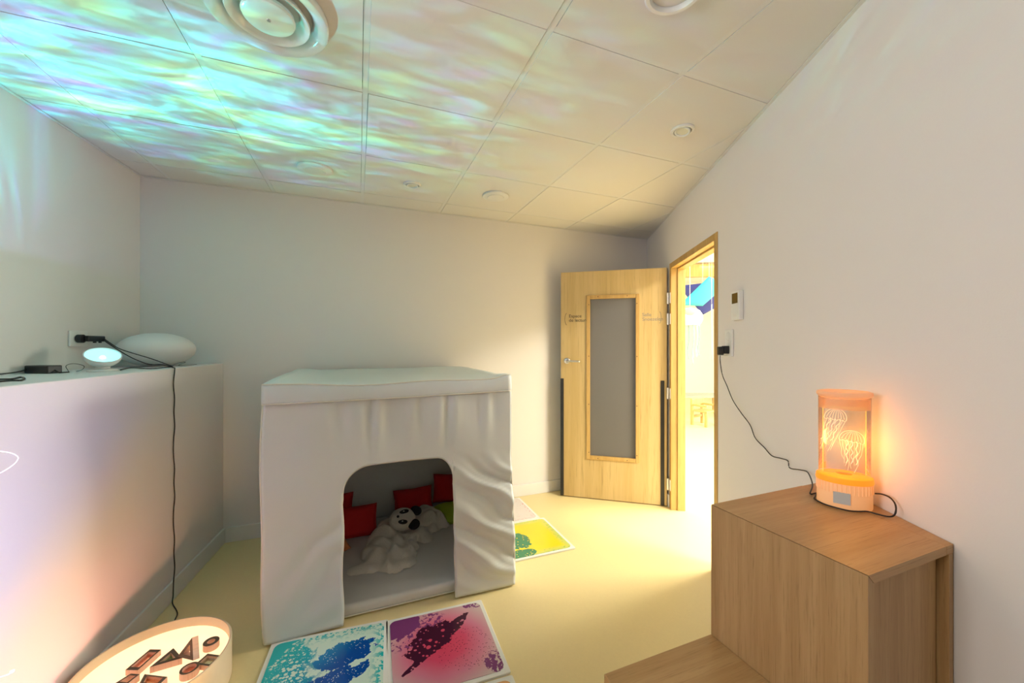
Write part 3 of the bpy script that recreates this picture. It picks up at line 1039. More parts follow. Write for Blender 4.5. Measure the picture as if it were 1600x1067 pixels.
def froof(s, t):
    x = tx0 - 0.006 + (tx1 - 0.020 - tx0) * s
    y = ty0 - 0.010 + (ty1 - ty0 + 0.03) * t
    e = min(s, 1 - s, t, 1 - t)
    sag = 0.050 * (16 * s * (1 - s) * t * (1 - t)) ** 0.8
    z = th + 0.004 - sag + 0.010 * mn.noise(Vector((x * 3, y * 3, 4.4)))
    # the right rear slumps, its front corner stays up on the pole
    z -= 0.012 * math.sin(math.pi * min(1, max(0, s * 1.0))) * (1 - t)
    z += 0.014 * max(0, 1 - ((s - 1) / 0.08) ** 2) * max(0, 1 - (t / 0.2) ** 2)
    z += 0.012 * t * max(0, 1 - (s / 0.12) ** 2)
    return Vector((x, y, z))


v, f = cloth_grid(48, 40, froof)
o = mesh('roof', v, f, M_FABRIC, tent, True)
m_ = o.modifiers.new('thick', 'SOLIDIFY'); m_.thickness = 0.005; m_.offset = 0


def fflap(s, t):
    top = froof(s, 0.0)
    zb = 1.112 - 0.004 * math.sin(s * 3) + 0.012 * s
    z = top.z + (zb - top.z) * t
    return Vector((top.x, ty0 - 0.014 - 0.010 * math.sin(t * 2.2) + 0.003 * mn.noise(Vector((top.x * 5, z * 4, 0.5))), z))


v, f = cloth_grid(48, 8, fflap)
o = mesh('header_flap', v, f, M_FABRIC, tent, True)
m_ = o.modifiers.new('thick', 'SOLIDIFY'); m_.thickness = 0.005; m_.offset = 0
tube('piping', [fflap(k / 40, 1.0) + Vector((0, -0.002, 0)) for k in range(41)], 0.0028, M_PIPE, o, 1, 6)
tube('piping', [fflap(k / 40, 0.0) + Vector((0, -0.001, 0.002)) for k in range(41)], 0.0035, M_PIPE, o, 1, 6)

# mattress
MZ = 0.062


def mfn(s, t):
    x = tx0 + 0.03 + (tx1 - tx0 - 0.075) * s
    y = ty0 + 0.062 + (ty1 - ty0 - 0.09) * t
    return Vector((x, y, MZ + 0.006 * mn.noise(Vector((x * 3, y * 3, 2.2))) * min(1, 8 * min(s, 1 - s, t, 1 - t))))


x0_, x1_, y0_, y1_ = tx0 + 0.028, tx1 - 0.05, ty0 + 0.060, ty1 - 0.028
mt = thing('floor_mattress', ((x0_ + x1_) / 2, (y0_ + y1_) / 2, 0), 'white padded mattress covering the floor inside the tent', 'mattress')
o = box('mattress_cover', x0_, x1_, y0_, y1_, 0.0, MZ, M_MATTRESS, mt, 0.022)
o.modifiers['bevel'].segments = 6
o.data.polygons.foreach_set('use_smooth', [True] * 6)
tube('piping', [(x0_ + 0.02, y0_ - 0.001, 0.010), ((x0_ + x1_) / 2, y0_ - 0.003, 0.012), (x1_ - 0.02, y0_ - 0.001, 0.010)], 0.0035, M_PIPE, mt, 8, 6)


# cushions
def cushion(label, mat, c, size, thick, rx_, ry_, rz_, group=None):
    n = 22
    v, f = [], []
    for side_ in (1, -1):
        k0 = len(v)
        for i in range(n + 1):
            for j in range(n + 1):
                u, w = -1 + 2 * i / n, -1 + 2 * j / n
                pin = 1 - 0.07 * (1 - u * u) * abs(w) ** 3
                pin2 = 1 - 0.07 * (1 - w * w) * abs(u) ** 3
                h = ((1 - u ** 4) * (1 - w ** 4)) ** 0.55 * thick / 2
                h *= 1 + 0.16 * mn.noise(Vector((u * 1.7, w * 1.7, c[0] * 9)))
                v.append(Vector((u * size[0] / 2 * pin2, w * size[1] / 2 * pin, side_ * h)))
        for i in range(n):
            for j in range(n):
                q = (k0 + i * (n + 1) + j, k0 + (i + 1) * (n + 1) + j, k0 + (i + 1) * (n + 1) + j + 1, k0 + i * (n + 1) + j + 1)
                f.append(q if side_ > 0 else q[::-1])
    M = Matrix.Translation(c) @ Matrix.Rotation(rz_, 4, 'Z') @ Matrix.Rotation(ry_, 4, 'Y') @ Matrix.Rotation(rx_, 4, 'X')
    root = tag(empty('cushion', c), label, 'cushion', group)
    o = mesh('cover', v, f, mat, root, True, M=M)
    weld(o, 0.0005)
    ring = []
    for (a, b, c2, d2) in ((-1, -1, 1, -1), (1, -1, 1, 1), (1, 1, -1, 1), (-1, 1, -1, -1)):
        for k in range(10):
            u, w = a + (c2 - a) * k / 10, b + (d2 - b) * k / 10
            pin = 1 - 0.07 * (1 - u * u) * abs(w) ** 3
            pin2 = 1 - 0.07 * (1 - w * w) * abs(u) ** 3
            ring.append(M @ Vector((u * size[0] / 2 * pin2, w * size[1] / 2 * pin, 0)))
    ring.append(ring[0])
    tube('seam', ring, 0.003, mat, root, 1, 6)
    return root


cushion('red square cushion leaning low beside the panda blanket', M_RED, (-0.015, 2.885, MZ + 0.098), (0.275, 0.205), 0.10, math.radians(62), 0.06, 0.12)
cushion('red cushion mostly hidden behind the tent doorway edge', M_RED, (-0.17, 3.02, MZ + 0.128), (0.26, 0.25), 0.10, math.radians(78), 0.05, 0.1)
cushion('red cushion against the tent back behind the panda head', M_RED, (0.395, 3.07, MZ + 0.104), (0.29, 0.20), 0.10, math.radians(72), -0.05, -0.05)
cushion('red cushion standing highest at the back of the tent', M_RED, (0.672, 3.03, MZ + 0.185), (0.26, 0.215), 0.10, math.radians(80), 0.0, -0.35)
cushion('lime green cushion lying under the highest red one', M_GREEN, (0.668, 2.90, MZ + 0.048), (0.25, 0.22), 0.10, math.radians(8), 0.05, 0.2)
cushion('small orange cushion tucked by the tent doorway edge', M_ORANGEC, (-0.16, 2.72, MZ + 0.045), (0.18, 0.18), 0.08, math.radians(10), 0.0, 0.3)

# panda blanket: crumpled plush body, flat head with ears
M_PLUSH = plain('white_plush', (0.76, 0.72, 0.64), 0.95, bump=0.55, bscale=130, vary=0.09, spec=0.1, sheen=0.5)
M_PBLACK = plain('black_plush', (0.012, 0.012, 0.018), 0.9, bump=0.4, bscale=160)
blobs = []
for (px, py, r, h) in [(550, 887, .045, .035), (566, 884, .055, .045), (588, 882, .06, .05), (612, 880, .06, .055), (632, 874, .05, .05), (596, 868, .075, .075), (622, 862, .07, .085), (586, 856, .07, .075), (606, 848, .08, .10), (632, 848, .06, .085),
                       (598, 838, .075, .09), (612, 832, .09, .10), (604, 822, .07, .08), (640, 836, .05, .07), (656, 830, .06, .065), (668, 824, .055, .06), (664, 838, .045, .05), (648, 822, .07, .08), (622, 818, .09, .09), (616, 812, .07, .06),
                       (640, 812, .09, .085), (660, 812, .09, .10), (676, 806, .095, .15), (684, 812, .07, .11), (668, 800, .09, .14)]:
    p = onz(px, py, MZ + h * 0.4)
    blobs.append((p.x, p.y, r, h))
bx_ = [b[0] for b in blobs]; by_ = [b[1] for b in blobs]
gx0, gx1, gy0, gy1 = min(bx_) - .12, max(bx_) + .12, min(by_) - .12, min(max(by_) + .12, ty1 - 0.05)
NXg, NYg = 110, 130


def bh(x, y):
    wx_ = x + 0.05 * mn.noise(Vector((x * 5, y * 5, 0.2)))
    wy_ = y + 0.05 * mn.noise(Vector((x * 5, y * 5, 5.2)))
    s4 = m = 0.0
    for (a, b, r, h) in blobs:
        q = ((wx_ - a) ** 2 + (wy_ - b) ** 2) / (r * r * 1.25)
        if q < 1.0:
            s4 += (h * (1 - q) ** 0.5) ** 3
            m += (1 - q)
    if s4 <= 0: return 0.0
    s = s4 ** (1 / 3) * 0.85
    ph = x * 42 + y * 30 + 5.5 * mn.noise(Vector((x * 4.5, y * 4.5, 1.1))) + 2.0 * mn.noise(Vector((x * 11, y * 11, 8.1)))
    fold = math.sin(ph) * 0.5 + 0.5 * math.sin(0.6 * ph + 9 * mn.noise(Vector((x * 3.5, y * 3.5, 4.4))))
    return max(0.0, s * (0.78 + 0.32 * fold)) + 0.004 * min(1, m)


v, f, idx = [], [], {}
H = [[bh(gx0 + (gx1 - gx0) * i / NXg, gy0 + (gy1 - gy0) * j / NYg) for j in range(NYg + 1)] for i in range(NXg + 1)]
for i in range(NXg + 1):
    for j in range(NYg + 1):
        v.append((gx0 + (gx1 - gx0) * i / NXg, gy0 + (gy1 - gy0) * j / NYg, MZ + H[i][j]))
for i in range(NXg):
    for j in range(NYg):
        if max(H[i][j], H[i + 1][j], H[i][j + 1], H[i + 1][j + 1]) > 0.0:
            f.append((i * (NYg + 1) + j, (i + 1) * (NYg + 1) + j, (i + 1) * (NYg + 1) + j + 1, i * (NYg + 1) + j + 1))
used = sorted({k for q in f for k in q})
rm = {k: i for i, k in enumerate(used)}
v = [v[k] for k in used]
f = [tuple(rm[k] for k in q) for q in f]
pb = onz(600, 850, MZ)
panda = thing('panda_blanket', (pb.x, pb.y, MZ), 'crumpled white plush blanket with a panda head and black ears', 'blanket')
o = mesh('blanket_body', v, f, M_PLUSH, panda, True)
sm = o.modifiers.new('smooth', 'SMOOTH'); sm.iterations = 5; sm.factor = 0.5
# head frame: r = picture right, u = up the tilted face, n = out of the face
hc = onz(629, 811, MZ + 0.125)
vdir = (Vector((0, 0, HC)) - hc).normalized()
nrm = (vdir * 0.75 + Vector((0, 0, 0.45))).normalized()
rr_ = Vector((CS, -SN, 0))
rr_ = (rr_ - nrm * rr_.dot(nrm)).normalized()
uu = nrm.cross(rr_)
MH = Matrix.Translation(hc) @ Matrix((rr_, uu, nrm)).transposed().to_4x4() @ Matrix.Rotation(math.radians(8), 4, 'Z')


def ellip(name, mat, parent, c, r, rot=0.0, M=None, power=1.0):
    prof = []
    for k in range(13):
        a = -math.pi / 2 + math.pi * k / 12
        prof.append((abs(math.cos(a)) ** power, math.sin(a)))
    return lathe(name, prof, mat, parent, (M or MH) @ Matrix.Translation(c) @ Matrix.Rotation(rot, 4, 'Z') @ Matrix.Diagonal((r[0], r[1], r[2], 1)), 28)


head = ellip('head', M_PLUSH, panda, (0, 0, 0), (0.088, 0.078, 0.045), 0.1, power=0.8)
ellip('muzzle', M_PLUSH, head, (-0.040, -0.002, 0.026), (0.038, 0.036, 0.020))
ellip('ear', M_PBLACK, head, (0.088, 0.050, 0.012), (0.040, 0.032, 0.016), -0.5)
ellip('ear', M_PBLACK, head, (0.078, -0.046, 0.016), (0.040, 0.036, 0.016), 0.3)
ellip('eye_patch', M_PBLACK, head, (0.008, 0.032, 0.040), (0.032, 0.016, 0.008), 0.25)
ellip('eye_patch', M_PBLACK, head, (0.004, -0.034, 0.038), (0.032, 0.017, 0.008), -0.1)
ellip('eye', M_PLUSH, head, (0.006, 0.033, 0.0465), (0.006, 0.005, 0.003))
ellip('eye', M_PLUSH, head, (0.002, -0.034, 0.0445), (0.006, 0.005, 0.003))
ellip('nose', M_PBLACK, head, (-0.030, -0.001, 0.045), (0.009, 0.009, 0.005))
ellip('mouth', M_PBLACK, head, (-0.060, -0.003, 0.036), (0.006, 0.010, 0.004))

# ================================================================== LIQUID FLOOR MATS
def rrect(w, h, r, n=8):
    P = []
    for (cx, cy, a0) in ((w - r, h - r, 0), (-w + r, h - r, 90), (-w + r, -h + r, 180), (w - r, -h + r, 270)):
        for k in range(n + 1):
            a = math.radians(a0 + 90 * k / n)
            P.append((cx + r * math.cos(a), cy + r * math.sin(a)))
    return P


M_MATB = plain('white_mat_border', (0.80, 0.80, 0.76), 0.35)


def ellmask(t, x, y, cx, cy, a, b, rot, nz, amp, soft=0.03):
    c_, s_ = math.cos(rot), math.sin(rot)
    dx, dy = t.math('SUBTRACT', x, cx), t.math('SUBTRACT', y, cy)
    u = t.math('DIVIDE', t.math('ADD', t.math('MULTIPLY', dx, c_), t.math('MULTIPLY', dy, s_)), a)
    w = t.math('DIVIDE', t.math('SUBTRACT', t.math('MULTIPLY', dy, c_), t.math('MULTIPLY', dx, s_)), b)
    r = t.math('ADD', t.math('MULTIPLY', u, u), t.math('MULTIPLY', w, w))
    r = t.math('ADD', r, t.math('MULTIPLY', t.math('SUBTRACT', nz, 0.5), amp))
    return t.math('SUBTRACT', 1.0, t.step(r, 1.0 - soft, 1.0 + soft))


def gel(name, kind):
    t = NT(name)
    v = t.co()
    xyz = t.sep(v)
    x, y = xyz[0], xyz[1]
    n1 = t.noise(v, 14, 3, 0.5, 0.8)
    n2 = t.noise(v, 45, 3, 0.6, 0.3)
    n3 = t.noise(v, 6, 2, 0.5)
    nzz = t.math('ADD', t.math('MULTIPLY', n1, 0.6), t.math('MULTIPLY', n2, 0.4))
    r2 = t.math('SQRT', t.math('ADD', t.math('MULTIPLY', x, x), t.math('MULTIPLY', y, y)))
    v1 = t.vor(v, 60)
    v2 = t.vor(v, 120)
    mx = lambda a, b: t.math('MAXIMUM', a, b)
    mi = lambda a, b: t.math('MINIMUM', a, b)
    inv = lambda a: t.math('SUBTRACT', 1.0, a)
    ax_ = t.math('MAXIMUM', t.math('ABSOLUTE', x), t.math('ABSOLUTE', y))
    edge = t.step(t.math('ADD', ax_, t.math('MULTIPLY', n3, 0.05)), 0.19, 0.26)
    if kind == 'blue':
        pale, teal, blue = (0.62, 0.80, 0.70), (0.02, 0.46, 0.50), (0.004, 0.075, 0.36)
        bub = t.math('LESS_THAN', v1, t.math('MULTIPLY', t.math('ADD', n1, -0.14), 0.95))
        bub2 = t.math('LESS_THAN', v2, t.math('MULTIPLY', t.math('ADD', n2, -0.2), 0.75))
        field = t.step(t.math('ADD', t.math('ADD', x, t.math('MULTIPLY', y, -0.55)), t.math('MULTIPLY', n3, 0.25)), -0.15, 0.22)
        liquid = t.mix(field, teal, (0.006, 0.20, 0.46))
        tealm = inv(t.step(t.math('ADD', t.math('ADD', x, t.math('MULTIPLY', n1, 0.22)), t.math('MULTIPLY', y, 0.35)), 0.06, 0.10))
        tealm = t.math('MULTIPLY', tealm, inv(mx(bub, bub2)))
        solid = inv(t.step(t.math('ADD', t.math('SUBTRACT', x, t.math('MULTIPLY', y, 0.45)), t.math('MULTIPLY', n1, 0.07)), -0.235, -0.225))
        tealm = mx(tealm, solid)
        col = t.mix(tealm, pale, liquid)
        bl = mx(ellmask(t, x, y, 0.075, 0.085, 0.120, 0.070, 0.25, nzz, 3.3), ellmask(t, x, y, 0.030, -0.055, 0.165, 0.050, 0.30, nzz, 3.4))
        bl = mx(bl, ellmask(t, x, y, -0.06, -0.14, 0.15, 0.05, 0.35, nzz, 3.6))
        bl = t.math('MULTIPLY', bl, inv(t.math('MULTIPLY', bub2, t.step(n1, 0.46, 0.5))))
        col = t.mix(bl, col, t.mix(t.step(t.math('ADD', x, t.math('SUBTRACT', 0.06, y)), -0.1, 0.1), (0.01, 0.22, 0.50), blue))
        rim = t.math('MULTIPLY', edge, t.step(n2, 0.5, 0.53))
        col = t.mix(rim, col, teal)
    elif kind == 'pink':
        bg = t.ramp(t.math('ADD', r2, t.math('MULTIPLY', n3, 0.04)), [(0.0, (0.66, 0.05, 0.10)), (0.12, (0.66, 0.07, 0.15)), (0.20, (0.64, 0.20, 0.30)), (0.28, (0.62, 0.42, 0.44)), (0.33, (0.64, 0.58, 0.52))])
        dk, pur = (0.055, 0.008, 0.030), (0.20, 0.045, 0.17)
        b = mx(ellmask(t, x, y, -0.055, 0.045, 0.130, 0.078, 0.62, nzz, 3.5), ellmask(t, x, y, 0.070, 0.095, 0.10, 0.030, 0.75, nzz, 3.5))
        b = mx(b, ellmask(t, x, y, -0.10, -0.055, 0.115, 0.014, 0.62, nzz, 1.6))
        b = mx(b, ellmask(t, x, y, 0.035, 0.07, 0.07, 0.03, 0.9, n2, 1.6))
        holes = t.math('LESS_THAN', t.vor(v, 48), 0.24)
        b = t.math('MULTIPLY', b, inv(mx(holes, t.math('LESS_THAN', t.vor(v, 27), t.math('MULTIPLY', n1, 0.5)))))
        p = mx(ellmask(t, x, y, -0.19, 0.175, 0.11, 0.075, 0.3, n1, 1.3), t.math('MULTIPLY', ellmask(t, x, y, -0.11, 0.12, 0.16, 0.08, 0.5, n3, 0.8, 0.2), t.math('GREATER_THAN', n2, 0.53)))
        cor = mx(ellmask(t, x, y, 0.20, -0.17, 0.05, 0.06, 0, n2, 2.0), ellmask(t, x, y, -0.13, -0.22, 0.06, 0.04, 0, n2, 2.0))
        cor = mx(cor, t.math('MULTIPLY', ellmask(t, x, y, 0.2, 0.22, 0.06, 0.03, 0, n3, 0.6), t.math('GREATER_THAN', n2, 0.5)))
        cor = t.math('MULTIPLY', cor, t.math('GREATER_THAN', n2, 0.46))
        sp = t.math('MULTIPLY', t.math('LESS_THAN', t.vor(v, 95), 0.20), ellmask(t, x, y, 0.10, -0.06, 0.13, 0.12, 0, n1, 1.5))
        col = t.mix(mx(p, cor), bg, pur)
        col = t.mix(mx(b, sp), col, dk)
    elif kind == 'yellow':
        bg = t.mix(edge, (0.80, 0.66, 0.012), (0.55, 0.62, 0.16))
        gr = mx(ellmask(t, x, y, -0.10, -0.02, 0.10, 0.11, 0.4, n1, 2.0), ellmask(t, x, y, -0.12, -0.19, 0.10, 0.05, 0, n1, 1.2))
        gr = t.math('MULTIPLY', gr, inv(t.math('LESS_THAN', t.vor(v, 50), 0.22)))
        sp = t.math('MULTIPLY', edge, t.math('GREATER_THAN', n2, 0.60))
        col = t.mix(t.math('MULTIPLY', sp, 0.7), bg, (0.12, 0.35, 0.08))
        col = t.mix(gr, col, (0.04, 0.22, 0.10))
    elif kind == 'white':
        bg = t.mix(edge, (0.74, 0.68, 0.66), (0.72, 0.62, 0.62))
        sp = t.math('MULTIPLY', t.step(ax_, 0.12, 0.2), t.math('GREATER_THAN', n2, 0.635))
        col = t.mix(sp, bg, (0.62, 0.05, 0.06))
    else:
        bg = t.mix(edge, (0.78, 0.28, 0.03), (0.80, 0.50, 0.25))
        gr = t.math('GREATER_THAN', n1, 0.62)
        col = t.mix(gr, bg, (0.70, 0.10, 0.02))
    t.ln(col, t.b.inputs['Base Color'])
    t.set(Roughness=0.22)
    return t.m


def liquid_mat(c, rot, kind, label, s=0.247):
    root = tag(empty('liquid_floor_mat', (c[0], c[1], 0), rot), label, 'floor mat', 'liquid-filled floor mats')
    M = Matrix.Translation((c[0], c[1], 0)) @ Matrix.Rotation(rot, 4, 'Z')
    prism('border', rrect(s, s, 0.010), 0.0, 0.010, M_MATB, root, 0.002, M)
    prism('gel_pad', rrect(s - 0.019, s - 0.019, 0.030), 0.0101, 0.0118, gel(kind + '_liquid', kind), root, 0.0, M)


R_ = math.radians(-4.0)
liquid_mat((-0.135, 1.792), R_, 'blue', 'liquid floor mat with teal and deep blue blobs before the tent', 0.255)
liquid_mat((0.360, 1.764), math.radians(-2.2), 'pink', 'liquid floor mat with red and dark purple blobs before the tent', 0.245)
liquid_mat((0.341, 1.262), math.radians(-2.2), 'orange', 'orange liquid floor mat touching the red and purple one', 0.245)
liquid_mat((1.120, 2.520), math.radians(-0.5), 'yellow', 'yellow and green liquid floor mat beside the tent', 0.247)
liquid_mat((1.122, 2.990), math.radians(-0.5), 'white', 'whitish liquid floor mat with red specks next to the yellow one', 0.220)

# ================================================================== LIGHT DRUM WITH WOODEN SHAPES
dc = Vector((-0.738, 1.912, 0))
drum = thing('light_drum', dc, 'low round cream drum light table by the half-height wall', 'light table')
MD = Matrix.Translation(dc)
RO, RI = 0.244, 0.2355
ZR, ZF = 0.158, 0.120
lathe('drum_wall', [(RO - 0.012, 0.0), (RO, 0.004), (RO, ZR - 0.002), (RO - 0.002, ZR), (RI + 0.001, ZR), (RI, ZR - 0.002), (RI, ZF - 0.02), (RI, 0.001)], M_CREAM, drum, MD, 96, close=True)
M_DISC = emis('lit_opal_disc', (1.0, 0.66, 0.36), 0.62, (0.85, 0.75, 0.6))
lathe('light_disc', [(0, ZF), (RI - 0.001, ZF), (RI - 0.001, ZF - 0.006), (0, ZF - 0.006)], M_DISC, drum, MD, 96)
M_BLK = wood('pink_beech_block', (0.66, 0.40, 0.30), (0.72, 0.47, 0.36), 2)
M_FELT = plain('dark_block_face', (0.12, 0.085, 0.055), 0.6, vary=0.1)


def shape_block(px, py, outer, inner, h, rot, label, wincol, cat='toy block', tilt=None):
    c = onz(px, py, ZF + h)
    if callable(outer):
        outer, inner = outer(c, h)
    root = tag(empty('toy_block', (c.x, c.y, ZF)), label, cat, 'framed wooden shape blocks on the light drum')
    M = Matrix.Translation((c.x, c.y, ZF + 0.0005)) @ Matrix.Rotation(rot, 4, 'Z')
    if tilt: M = Matrix.Translation((c.x, c.y, ZF + 0.0005)) @ tilt
    n = len(outer)
    v = [(p[0], p[1], 0) for p in outer] + [(p[0], p[1], h) for p in outer] + [(p[0], p[1], h) for p in inner] + [(p[0], p[1], 0) for p in inner]
    f = []
    for i in range(n):
        j = (i + 1) % n
        f += [(i, j, n + j, n + i), (2 * n + i, 2 * n + j, 3 * n + j, 3 * n + i), (3 * n + i, 3 * n + j, j, i)]
    mesh('wooden_ring', v, f, M_BLK, root, M=M)
    v2 = [(p[0], p[1], h + 0.0004) for p in outer] + [(p[0], p[1], h + 0.0004) for p in inner] + [(p[0], p[1], h + 0.0002) for p in outer] + [(p[0], p[1], h + 0.0002) for p in inner]
    f2 = [(i, (i + 1) % n, n + (i + 1) % n, n + i) for i in range(n)] + [(2 * n + i, 3 * n + i, 3 * n + (i + 1) % n, 2 * n + (i + 1) % n) for i in range(n)]
    mesh('dark_face', v2, f2, M_FELT, root, M=M)
    if wincol: prism('coloured_window', inner, h * 0.45, h * 0.55, wincol, root, 0, M)
    return root


def reg(n, r, a0=90, sx=1, sy=1): return [(r * sx * math.cos(math.radians(a0 + 360 * k / n)), r * sy * math.sin(math.radians(a0 + 360 * k / n))) for k in range(n)]
def rect(w, h): return [(-w, -h), (w, -h), (w, h), (-w, h)]


G_GREEN = clear('green_window', (0.60, 0.92, 0.75), 0.3)
G_PINK = clear('pink_window', (0.98, 0.76, 0.72), 0.3)
G_ORANGE = clear('orange_window', (1.0, 0.82, 0.68), 0.3)
G_CLEAR = clear('pale_window', (0.85, 0.95, 0.88), 0.4)
TR = reg(3, 0.050)
TRi = reg(3, 0.026)
def pxp(P, k):
    """Outline read in the photograph, laid on the block's top height."""
    def fn(c, h):
        w = [onz(90 + a / 5.333, 940 + b / 5.333, ZF + h) - c for a, b in P]
        o_ = [(q.x, q.y) for q in w]
        if sum(o_[i][0] * o_[(i + 1) % len(o_)][1] - o_[(i + 1) % len(o_)][0] * o_[i][1] for i in range(len(o_))) < 0: o_ = o_[::-1]
        cx = sum(q[0] for q in o_) / len(o_); cy = sum(q[1] for q in o_) / len(o_)
        return o_, [(cx + (q[0] - cx) * k, cy + (q[1] - cy) * k) for q in o_]
    return fn


SQ, SQi = rect(0.036, 0.036), rect(0.026, 0.026)
shape_block(223, 1028, pxp([(565, 570), (770, 398), (862, 400), (668, 572)], 0.72), None, 0.022, 0, 'long rectangular framed block with a pale pink window', G_PINK)
shape_block(262, 1027, pxp([(768, 548), (965, 388), (1038, 470)], 0.5), None, 0.024, 0, 'flat triangular framed block with a green window', G_GREEN)
shape_block(303, 1020, reg(3, 0.046), reg(3, 0.022), 0.026, 0, 'triangular framed block propped upright on its edge', None, tilt=Matrix.Rotation(math.radians(-35), 4, 'Z') @ Matrix.Translation((0, 0, 0.040)) @ Matrix.Rotation(math.radians(68), 4, 'X'))
shape_block(330, 1002, reg(20, 0.028), reg(20, 0.014), 0.026, 0, 'round framed block behind the upright triangle', None)
shape_block(296, 1044, reg(20, 0.030), reg(20, 0.022), 0.026, 0, 'round framed block with a pink window', G_PINK)
shape_block(326, 1031, rect(0.026, 0.032), rect(0.018, 0.024), 0.020, math.radians(60), 'white framed block with a clear greenish window at the drum rim', G_CLEAR)
shape_block(200, 1060, pxp([(480, 680), (610, 600), (685, 605), (575, 690)], 0.66), None, 0.024, 0, 'square framed block with a dark hollow centre', None)
shape_block(242, 1059, pxp([(680, 685), (725, 605), (915, 628), (850, 690)], 0.7), None, 0.022, 0, 'square framed block with an orange window', G_ORANGE)

# ================================================================== THINGS ON THE LEDGE
LT = LEDGE + 0.0005
pp = Vector((-1.168, 2.505, LT))
proj = thing('wave_projector', pp, 'round white light projector glowing cyan on the ledge', 'projector')
MP = Matrix.Translation(pp)
lathe('base', [(0, 0), (0.054, 0), (0.055, 0.004), (0.052, 0.009), (0.035, 0.013), (0, 0.0135)], M_WPLAST, proj, MP, 48)
lathe('collar', [(0, 0.0137), (0.028, 0.0137), (0.026, 0.026), (0, 0.026)], M_WPLAST, proj, MP, 40)
adir = Vector((0.34, -0.52, 1.0)).normalized()
MB_ = Matrix.Translation(pp + Vector((0, 0, 0.066))) @ adir.to_track_quat('Z', 'Y').to_matrix().to_4x4()
prof = []
for k in range(11):
    a = math.pi / 2 * k / 10
    prof.append((0.067 * math.sin(a), 0.013 - 0.054 * math.cos(a)))
prof += [(0.0665, 0.017), (0.063, 0.0175), (0.0615, 0.011)]
lathe('bowl', prof, M_WPLAST, proj, MB_, 56)
M_CYL = emis('cyan_lens', (0.30, 0.95, 0.93), 0.75)
lathe('lens', [(0, 0.000), (0.03, 0.002), (0.053, 0.007), (0.0613, 0.0112)], M_CYL, proj, MB_, 48)
M_HOT = emis('white_hot_led', (0.85, 1.0, 1.0), 2.5)
lathe('led', [(0, 0.010), (0.007, 0.008), (0.010, 0.0025)], M_HOT, proj, MB_, 24)
pd = bpy.data.lights.new('projector_beam', 'SPOT')
pd.energy = 47
pd.spot_size = math.radians(110)
pd.spot_blend = 1.0
pd.shadow_soft_size = 0.006
pd.use_nodes = True
nt = pd.node_tree
em = [n for n in nt.nodes if n.type == 'EMISSION'][0]


class LN(NT):
    def __init__(s, tree):
        s.t = tree
        s._tc = None


g = LN(nt)
geo = g.n('ShaderNodeNewGeometry')
inc = g.sep(geo.outputs['Incoming'])
cx_ = g.math('DIVIDE', inc[0], inc[2])
cy_ = g.math('DIVIDE', inc[1], inc[2])
cb = g.n('ShaderNodeCombineXYZ')
g.ln(cx_, cb.inputs[0]); g.ln(cy_, cb.inputs[1])
pv = cb.outputs[0]
pm = g.mapping(pv, scale=(1.5, 4.2, 1), rot=(0, 0, math.radians(12)))
wv = g.noise(pm, 1.6, 4, 0.62, 1.3)
fine = g.noise(g.mapping(pv, scale=(3.0, 10.0, 1), rot=(0, 0, math.radians(8))), 1.5, 3, 0.6, 0.8)
big = g.noise(pv, 0.9, 2, 0.5, 0.2)
inten = g.math('MULTIPLY', g.step(wv, 0.34, 0.70), g.math('ADD', 0.35, g.step(fine, 0.35, 0.68)))
inten = g.math('ADD', g.math('MULTIPLY', inten, 1.25), 0.16)
inten = g.math('MULTIPLY', inten, g.math('ADD', 0.45, g.step(big, 0.3, 0.62)))
hue = g.noise(g.mapping(pv, scale=(1.8, 4.5, 1), loc=(4, 2, 0)), 1.7, 2, 0.5, 0.9)
colr = g.ramp(hue, [(0.24, (0.40, 0.26, 1.0)), (0.36, (0.14, 0.45, 1.0)), (0.45, (0.04, 0.80, 1.0)), (0.57, (0.06, 1.0, 0.82)), (0.67, (0.25, 1.0, 0.45)), (0.80, (0.45, 0.40, 1.0))])
g.ln(colr, em.inputs['Color'])
g.ln(inten, em.inputs['Strength'])
po = bpy.data.objects.new('projector_beam', pd)
COL.objects.link(po)
po.location = pp + Vector((0, 0, 0.066)) + adir * 0.05
po.rotation_euler = (-Vector((0.44, -0.42, 1.0)).normalized()).to_track_quat('Z', 'Y').to_euler()
setpar(po, proj)

# pebble lamp
ep = Vector((-1.128, 2.955, LT))
eg = thing('pebble_lamp', ep, 'large unlit white oval pebble lamp behind the projector on the ledge', 'lamp')
prof = [(0.05, 0.0)] + [(0.182 * math.cos(a), 0.100 + 0.100 * math.sin(a)) for a in [math.radians(-72 + 162 * k / 22) for k in range(23)]]
prof[-1] = (0, 0.200)
lathe('shell', prof, plain('opal_white_shell', (0.80, 0.78, 0.77), 0.5), eg, Matrix.Translation(ep), 56)
lathe('foot', [(0, 0.0), (0.06, 0), (0.062, 0.004), (0, 0.006)], M_WPLAST, eg, Matrix.Translation(ep), 32)

